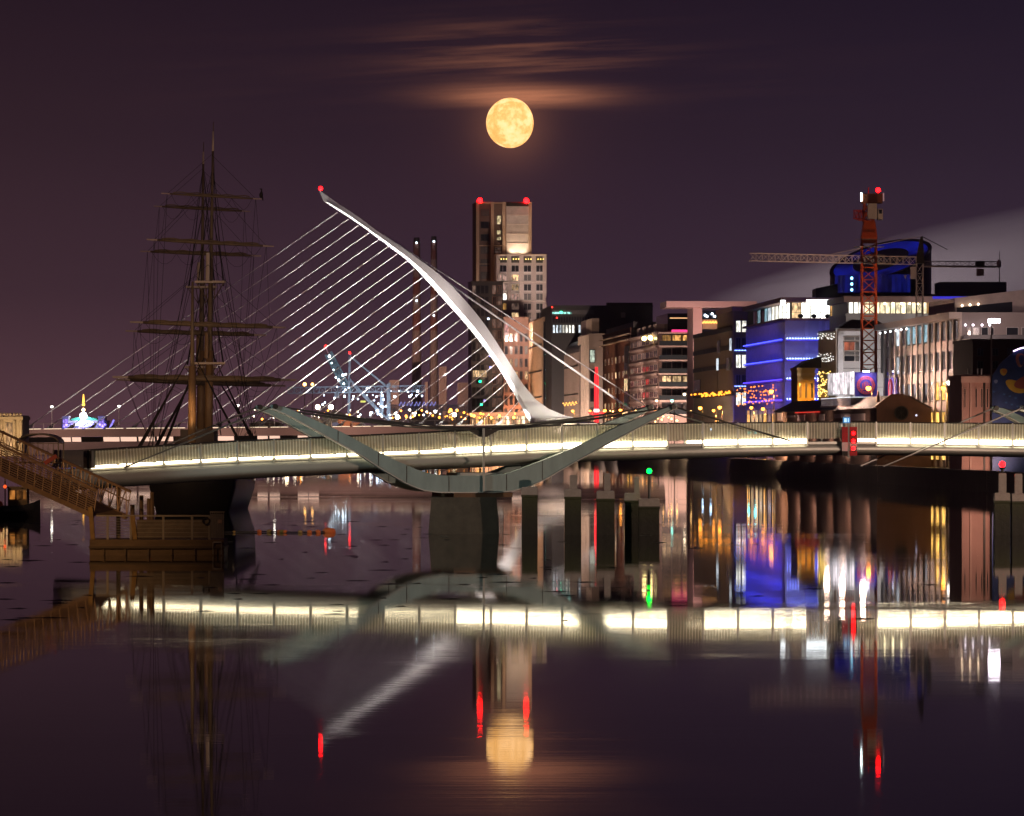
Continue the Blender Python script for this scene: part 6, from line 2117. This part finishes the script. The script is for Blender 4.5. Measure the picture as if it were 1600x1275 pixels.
# conveyor gantry
cvy = thing('conveyor_gantry', 'long low lattice gantry with violet lit arches beside the container crane', 'gantry', (P(660, 0, 2500).x, 2500, 3))
kc = 2500 / F
c3 = lambda px, py, dy=0: Vector(((px - 660) * kc, dy, (678 - py) * kc + CAM_H - 3))
MB().lattice(c3(612, 637), c3(742, 637), 4, 3, 22, .3).build('bridge_truss', M_CC, cvy)
for px in (615, 640, 665, 690, 715, 738):
    MB().bar(c3(px, 660), c3(px, 638), 1.2).build('leg', M_CC, cvy)
for k in range(5):
    x = 624 + 12 * k
    MB().tube([c3(x, 634, -3), c3(x + 3, 628, -3), c3(x + 6, 634, -3), c3(x + 9, 628, -3)], .35, 4).build('arch', em('violet arch light', (.4, .4, 1.), .7 if k < 2 else 1.6 if k < 4 else .7), cvy)
# port lamps
SHED = pm('port shed cladding', (.25, .2, .18), .8)
for (px, py, col, s_, rd, D, lb_) in (
        (476, 600.5, (1., .5, .12), 30, 1.3, 2300, 'orange lamp on a tall mast by the ship yard, left of two'),
        (488, 600.5, (1., .5, .12), 24, 1.1, 2300, 'orange lamp on a tall mast near the container crane, right of two'),
        (496.5, 636, (1., .78, .5), 60, 1.5, 1950, 'dazzling cream yard lamp, left of a pair over the shed'),
        (517, 636, (1., .82, .58), 60, 1.6, 1950, 'dazzling cream yard lamp, right of a pair over the shed'),
        (448, 660, (1., .75, .45), 40, 1.2, 1800, 'cream yard lamp low behind the cradle arm tip'),
        (621, 651.5, (1., .85, .6), 55, 1.5, 2100, 'brightest white yard lamp right of the container crane'),
        (640, 640.5, (1., .95, .75), 30, .8, 2200, 'white yard lamp on a post under the conveyor gantry'),
        (680, 643, (.9, 1., 1.), 34, 1., 2200, 'cold white yard lamp on a post under the conveyor gantry'),
        (704, 641, SOD, 26, 1., 1900, 'orange yard lamp at the right end of the gantry'),
        (710, 648, (1., .8, .45), 55, 1.3, 1900, 'dazzling cream yard lamp left of the dark glass slab')):
    c = P(px, py, D)
    r = thing('yard_lamp', lb_, 'lamp', (c.x, D, 3), group='port yard lamps')
    h = c.z - 3
    MB().tube([(0, 0, 0), (0, 0, max(.5, h - rd))], [.35, .2], 6).build('mast', M_POLE, r)
    MB().sphere((0, 0, h), rd * .72, 10, 7).build('lamp', em('yard bulb %g %g' % (px, py), col, s_ * .4), r)
R_ = random.Random(21)
for k in range(84):
    px = R_.choice([R_.uniform(380, 470), R_.uniform(470, 640), R_.uniform(470, 660), R_.uniform(640, 735), R_.uniform(640, 735), R_.uniform(700, 830)])
    amber = px > 690 or R_.random() < .3
    py = R_.uniform(640, 656)
    D = R_.uniform(1920, 3000) if px < 735 else R_.uniform(1215, 1265)
    if px >= 735:
        py = R_.uniform(646, 653)
    c = P(px, py, D)
    nm_ = 'small amber lamp among the far waterfront lights' if amber else 'small white lamp among the far waterfront lights'
    r = thing('waterfront_lamp', nm_, 'lamp', (c.x, D, 3), group='far amber waterfront lamps' if amber else 'far white waterfront lamps')
    h = c.z - 3
    MB().tube([(0, 0, 0), (0, 0, h - .5)], .18, 5).build('mast', M_POLE, r)
    s_ = R_.choice((18, 26, 40))
    MB().sphere((0, 0, h), R_.uniform(.32, .62) * (D / 2200) ** .7, 8, 5).build('lamp', em('far amber bulb %d' % s_, (1., .33, .04), s_ * .35) if amber else em('far white bulb %d' % s_, (1., .82, .6), s_ * .3), r)
for k in range(34):
    px, py, D = R_.uniform(500, 672), R_.uniform(604, 656), R_.uniform(2350, 2700)
    c = P(px, py, D)
    r = thing('gantry_lamp', 'tiny cold lamp in the cluster round the container crane', 'lamp', (c.x, D, 3), group='cold lamps round the container crane')
    h = c.z - 3
    MB().tube([(0, 0, 0), (0, 0, h - .4)], .12, 4).build('mast', M_POLE, r)
    MB().sphere((0, 0, h), R_.uniform(.3, .6), 6, 4).build('lamp', em('far cold bulb', (.6, .78, 1.), 9), r)
for k in range(30):
    px = R_.uniform(838, 1082)
    D = (84 + R_.uniform(2, 8)) / ((px - X0) / F + .062)
    c = P(px, R_.uniform(640, 662), D)
    r = thing('shopfront_lamp', 'small warm lamp at street level below the quay buildings', 'lamp', (c.x, D, GZ - .25), group='small warm street level lamps')
    h = c.z - GZ + .25
    MB().tube([(0, 0, 0), (0, 0, h - .1)], .05, 5).build('post', M_POLE, r)
    MB().sphere((0, 0, h), R_.uniform(.12, .26), 6, 4).build('lamp', em('small warm bulb', (1., .55, .18), 7), r)
# port sheds and stacked containers
for (a_, c_, yt, D, col, lb_) in ((470, 506, 650, 1960, (.5, .38, .3), 'pale lit port shed left of the orange containers'), (640, 700, 652, 2300, (.2, .18, .2), 'low dark port shed under the conveyor gantry'),
                                  (390, 440, 655, 2100, (.3, .22, .16), 'low brown port shed left of the pale shed'), (700, 740, 654, 2000, (.5, .25, .1), 'amber lit port shed by the dark glass slab'), (504, 545, 641, 2000, (.55, .5, .42), 'white lit canopy roof under the pair of yard lamps')):
    c = P(a_, 0, D)
    r = thing('port_shed', lb_, 'shed', (c.x, D, 3))
    kd_ = D / F
    w_ = (c_ - a_) * kd_
    h = (678 - yt) * kd_ + CAM_H - 3
    MB().box(0, w_, 0, 15, 0, h * .8).build('wall', pm('shed wall ' + lb_[:14], col, .8), r)
    MB().prism([(-.5, h * .8), (w_ / 2, h), (w_ + .5, h * .8)], -.3, 15.3).build('roof', SHED, r)
    for k in range(4):
        MB().box(w_ * (.08 + .23 * k), w_ * (.2 + .23 * k), -.1, -.02, .3, h * .55).build('door', lit('shed door glow', (1., .6, .3), .5), r)
for i, (px, py, w_, col, lb_) in enumerate(((528, 654.5, 22, (.65, .16, .03), 'orange container stack behind the bridge stays'), (519, 660, 12, (.1, .12, .3), 'blue container left under the orange stack'), (547, 660, 16, (.5, .14, .04), 'small orange container right of the stack'))):
    c = P(px, py, 1930)
    r = thing('container', lb_, 'container', (c.x, 1930, 3))
    kd_ = 1930 / F
    h = c.z - 3
    MB().box(0, w_ * kd_, 0, 3, 0, h).build('body', pm('container paint %d' % i, col, .5), r)
    m__ = MB()
    for k in range(12):
        x = w_ * kd_ * (k + .5) / 12
        m__.box(x - .1, x + .1, -.12, 0, .2, h - .2)
    m__.build('corrugation', pm('container paint %d' % i, ()), r)
spot('yard_light', P(530, 630, 1880), P(535, 655, 1930), 60000, (1., .8, .6), 120, .8)
# ================================================================== arena with green roof, north bank
AD = 1380.0
ka = AD / F
ar = thing('purple_lit_arena', 'purple lit arena with green roof and a white neon script sign', 'building', (P(131, 0, AD).x, AD, 3.9))
a3 = lambda px: (px - 131) * ka
az = lambda py: CAM_H - (py - Y0) * ka - 3.9
M_AR = pm('arena render', (.45, .4, .5), .7)
MB().box(a3(96), a3(166), 0, 12, 0, az(657)).build('front_hall', M_AR, ar)
for c_ in (103, 159):
    tw = MB().box(a3(c_ - 5), a3(c_ + 5), -1.5, 6, 0, az(651)).build('corner_tower', M_AR, ar)
    MB().box(a3(c_ - 5.6), a3(c_ + 5.6), -1.8, 6.3, az(651), az(650)).build('tower_cap', M_AR, tw)
    for k in range(3):
        MB().box(a3(c_ - 3.2 + 2.4 * k), a3(c_ - 1.8 + 2.4 * k), -1.62, -1.5, az(667), az(655)).build('tower_window', lit('violet window', (.4, .25, 1.), 1.4), tw)
MB().prism([(a3(108), az(657.5)), (a3(112), az(654)), (a3(131), az(650)), (a3(150), az(654)), (a3(154), az(657.5))], .5, 11).build('green_roof', pm('copper green roof', (.05, .42, .30), .5), ar)
R_ = random.Random(8)
pts = [(a3(118 + 1.45 * k), -.4, az(662 + 2.4 * math.sin(k * 1.55) - (2.2 if k in (0, 9) else 0))) for k in range(20)]
MB().tube(pts, .2, 5).build('script_sign', em('white neon script', (.6, .7, 1.), 4), ar)
MB().tube([(a, b__, c_ - .9) for a, b__, c_ in pts[::3]], .12, 5).build('sign_underline', em('white neon script', ()if False else (.75, .85, 1.), 10), ar)
ms = MB().tube([(0, -1, az(657)), (0, -1, az(622))], [.35, .15], 6).build('roof_mast', M_POLE, ar)
MB().tube([(0, -1.1, az(634)), (0, -1.1, az(616))], [.5, .12], 8).build('amber_beacon', em('amber beacon', (1., .5, .06), 4), ms)
MB().sphere((0, -1.4, az(650)), 1.15, 10, 7).build('star_lamp', em('white star lamp', (.95, 1., 1.), 40), ar)
MB().sphere((0, -1.4, az(640.5)), .5, 10, 7).build('mast_lamp', em('warm mast lamp', (1., .7, .3), 20), ar)
for k in range(16):
    MB().sphere((a3(97 + 68 * R_.random()), -1.9, az(662 + 7 * R_.random())), .22 + .2 * R_.random(), 6, 4).build('facade_lamp', em('violet facade lamp', (.2, .15, 1.), 6), ar)
spot('violet_wash', (a3(115), -16, 1), (a3(112), 0, 5), 2600, (.3, .2, 1.), 120, .8, ar)
spot('violet_wash', (a3(150), -16, 1), (a3(152), 0, 5), 2600, (.3, .2, 1.), 120, .8, ar)
spot('roof_wash', (a3(131), -14, 3), (a3(131), 4, az(653)), 1800, (.6, 1., .9), 80, .8, ar)
MB().bar((a3(170), 0, az(672)), (a3(178), 0, az(656)), .5).build('violet_boom', em('violet boom light', (.3, .25, 1.), 1.5), ar)

# ================================================================== moon
def moon_mat():
    m, t_, b_ = _tree('moon face')
    b_.inputs['Base Color'].default_value = (0, 0, 0, 1)
    b_.inputs['Roughness'].default_value = 1
    b_.inputs['Specular IOR Level'].default_value = 0
    tcn = t_.nodes.new('ShaderNodeTexCoord')
    mp = t_.nodes.new('ShaderNodeMapping')
    mp.inputs['Location'].default_value = (3.1, 1.2, .4)
    t_.links.new(tcn.outputs['Generated'], mp.inputs[0])

    def nz(scale, detail):
        n = t_.nodes.new('ShaderNodeTexNoise')
        n.inputs['Scale'].default_value = scale
        n.inputs['Detail'].default_value = detail
        n.inputs['Roughness'].default_value = .6
        t_.links.new(mp.outputs[0], n.inputs['Vector'])
        return n.outputs[0]
    r_ = t_.nodes.new('ShaderNodeValToRGB')
    e_ = r_.color_ramp.elements
    e_[0].position = .38
    e_[0].color = (1.05, .50, .13, 1)
    e_[1].position = .66
    e_[1].color = (1.5, .90, .45, 1)
    x_ = e_.new(.48)
    x_.color = (1.2, .61, .19, 1)
    x_ = e_.new(.54)
    x_.color = (1.4, .77, .31, 1)
    mix = t_.nodes.new('ShaderNodeMath')
    mix.operation = 'MULTIPLY_ADD'
    mix.inputs[1].default_value = .7
    t_.links.new(nz(3.2, 3), mix.inputs[0])
    sc2 = t_.nodes.new('ShaderNodeMath')
    sc2.operation = 'MULTIPLY'
    sc2.inputs[1].default_value = .3
    t_.links.new(nz(11, 5), sc2.inputs[0])
    t_.links.new(sc2.outputs[0], mix.inputs[2])
    t_.links.new(mix.outputs[0], r_.inputs[0])
    t_.links.new(r_.outputs[0], b_.inputs['Emission Color'])
    b_.inputs['Emission Strength'].default_value = 1.42
    return m


MOD = 45000.0
mc = P(797.5, 192, MOD)
mr2 = 38 * MOD / F
mo = MB().sphere((0, 0, 0), mr2, 64, 48, (1, 1, 1.03))
# gibbous: the right limb falls short of the full disc
mo.v = [(x * (.955 if x > 0 else 1.0), y, z) for x, y, z in mo.v]
moon = mo.build('moon', moon_mat(), None, True)
moon.location = mc
tag(moon, 'large golden nearly full moon above the tallest tower', 'moon')

# drifting weed and twigs on the river
R_ = random.Random(31)
wd = MB()
for k in range(120):
    D = R_.uniform(150, 330)
    px = R_.choice([R_.uniform(0, 140), R_.uniform(360, 680), R_.uniform(300, 900), R_.uniform(0, 1600)])
    c = Vector(((px - X0) / F * D, D, 0))
    L_ = R_.uniform(.15, .8)
    wd.add([c + Vector((-L_, 0, .004)), c + Vector((0, -.05 - .1 * R_.random(), .004)), c + Vector((L_, .03, .004)), c + Vector((.1, .06 + .1 * R_.random(), .03))], [(0, 1, 3), (1, 2, 3), (0, 3, 2), (0, 2, 1)])
tag(wd.build('floating_weed', pm('wet weed', (.02, .02, .012), .7)), 'thin dark scraps of weed drifting on the river', 'weed', kind='stuff')

# ================================================================== steam plume drifting from the works behind
def plume_mat(dens):
    m = bpy.data.materials.new('steam')
    m.use_nodes = True
    t_ = m.node_tree
    t_.nodes.clear()
    out = t_.nodes.new('ShaderNodeOutputMaterial')
    v = t_.nodes.new('ShaderNodeVolumePrincipled')
    v.inputs['Color'].default_value = (.95, .93, .95, 1)
    v.inputs['Density'].default_value = dens
    v.inputs['Anisotropy'].default_value = .2
    t_.links.new(v.outputs[0], out.inputs['Volume'])
    return m


PLD = 1500.0
pl0 = P(1088, 470, PLD)
pl = None
PLM = plume_mat(.0032)
for sh in (1.12, 1.0, .88, .76, .62, .46):
    lps = []
    for i in range(15):
        t_ = i / 14
        px = 1080 + 650 * t_ + (1.12 - sh) * 30
        cy = 476 - 84 * t_ ** .85
        hw = (1.5 + 96 * t_ ** .8) * PLD / F * sh
        c = P(px, cy, PLD + 40 * t_) - pl0
        lps.append([c + Vector((0, 1.0 * hw * math.cos(2 * math.pi * k / 16), hw * (1 + .05 * math.sin(4 * t_ * 3 + k + sh * 9)) * math.sin(2 * math.pi * k / 16))) for k in range(16)])
    o = MB().loft(lps).build('steam_plume' if pl is None else 'steam_layer', PLM, pl, True)
    tag(o, None, None, kind='stuff')
    if pl is None:
        pl = o
        pl.location = pl0
        tag(pl, 'pale wedge of steam drifting up behind the white crane', 'steam', kind='stuff')
for (px, tx, ty, pw) in ((1180, 1200, 455, 280000), (1300, 1310, 440, 640000), (1440, 1450, 420, 470000), (1600, 1620, 400, 260000)):  # unseen spots added below the plume to brighten the steam
    spot('plume_fill', P(px, 560, PLD - 60), P(tx, ty, PLD + 10), pw, (1., .82, .86), 100, .9, None, 1)

# ================================================================== night haze
hm = bpy.data.materials.new('night haze')
hm.use_nodes = True
t_ = hm.node_tree
t_.nodes.clear()
out = t_.nodes.new('ShaderNodeOutputMaterial')
v = t_.nodes.new('ShaderNodeVolumePrincipled')
v.inputs['Color'].default_value = (.9, .9, .92, 1)
v.inputs['Density'].default_value = .00007
v.inputs['Anisotropy'].default_value = .75
t_.links.new(v.outputs[0], out.inputs['Volume'])
hz_ = MB().box(-6000, 6000, -200, 6600, -3.5, 260).build('haze', hm)
tag(hz_, None, None, kind='stuff')
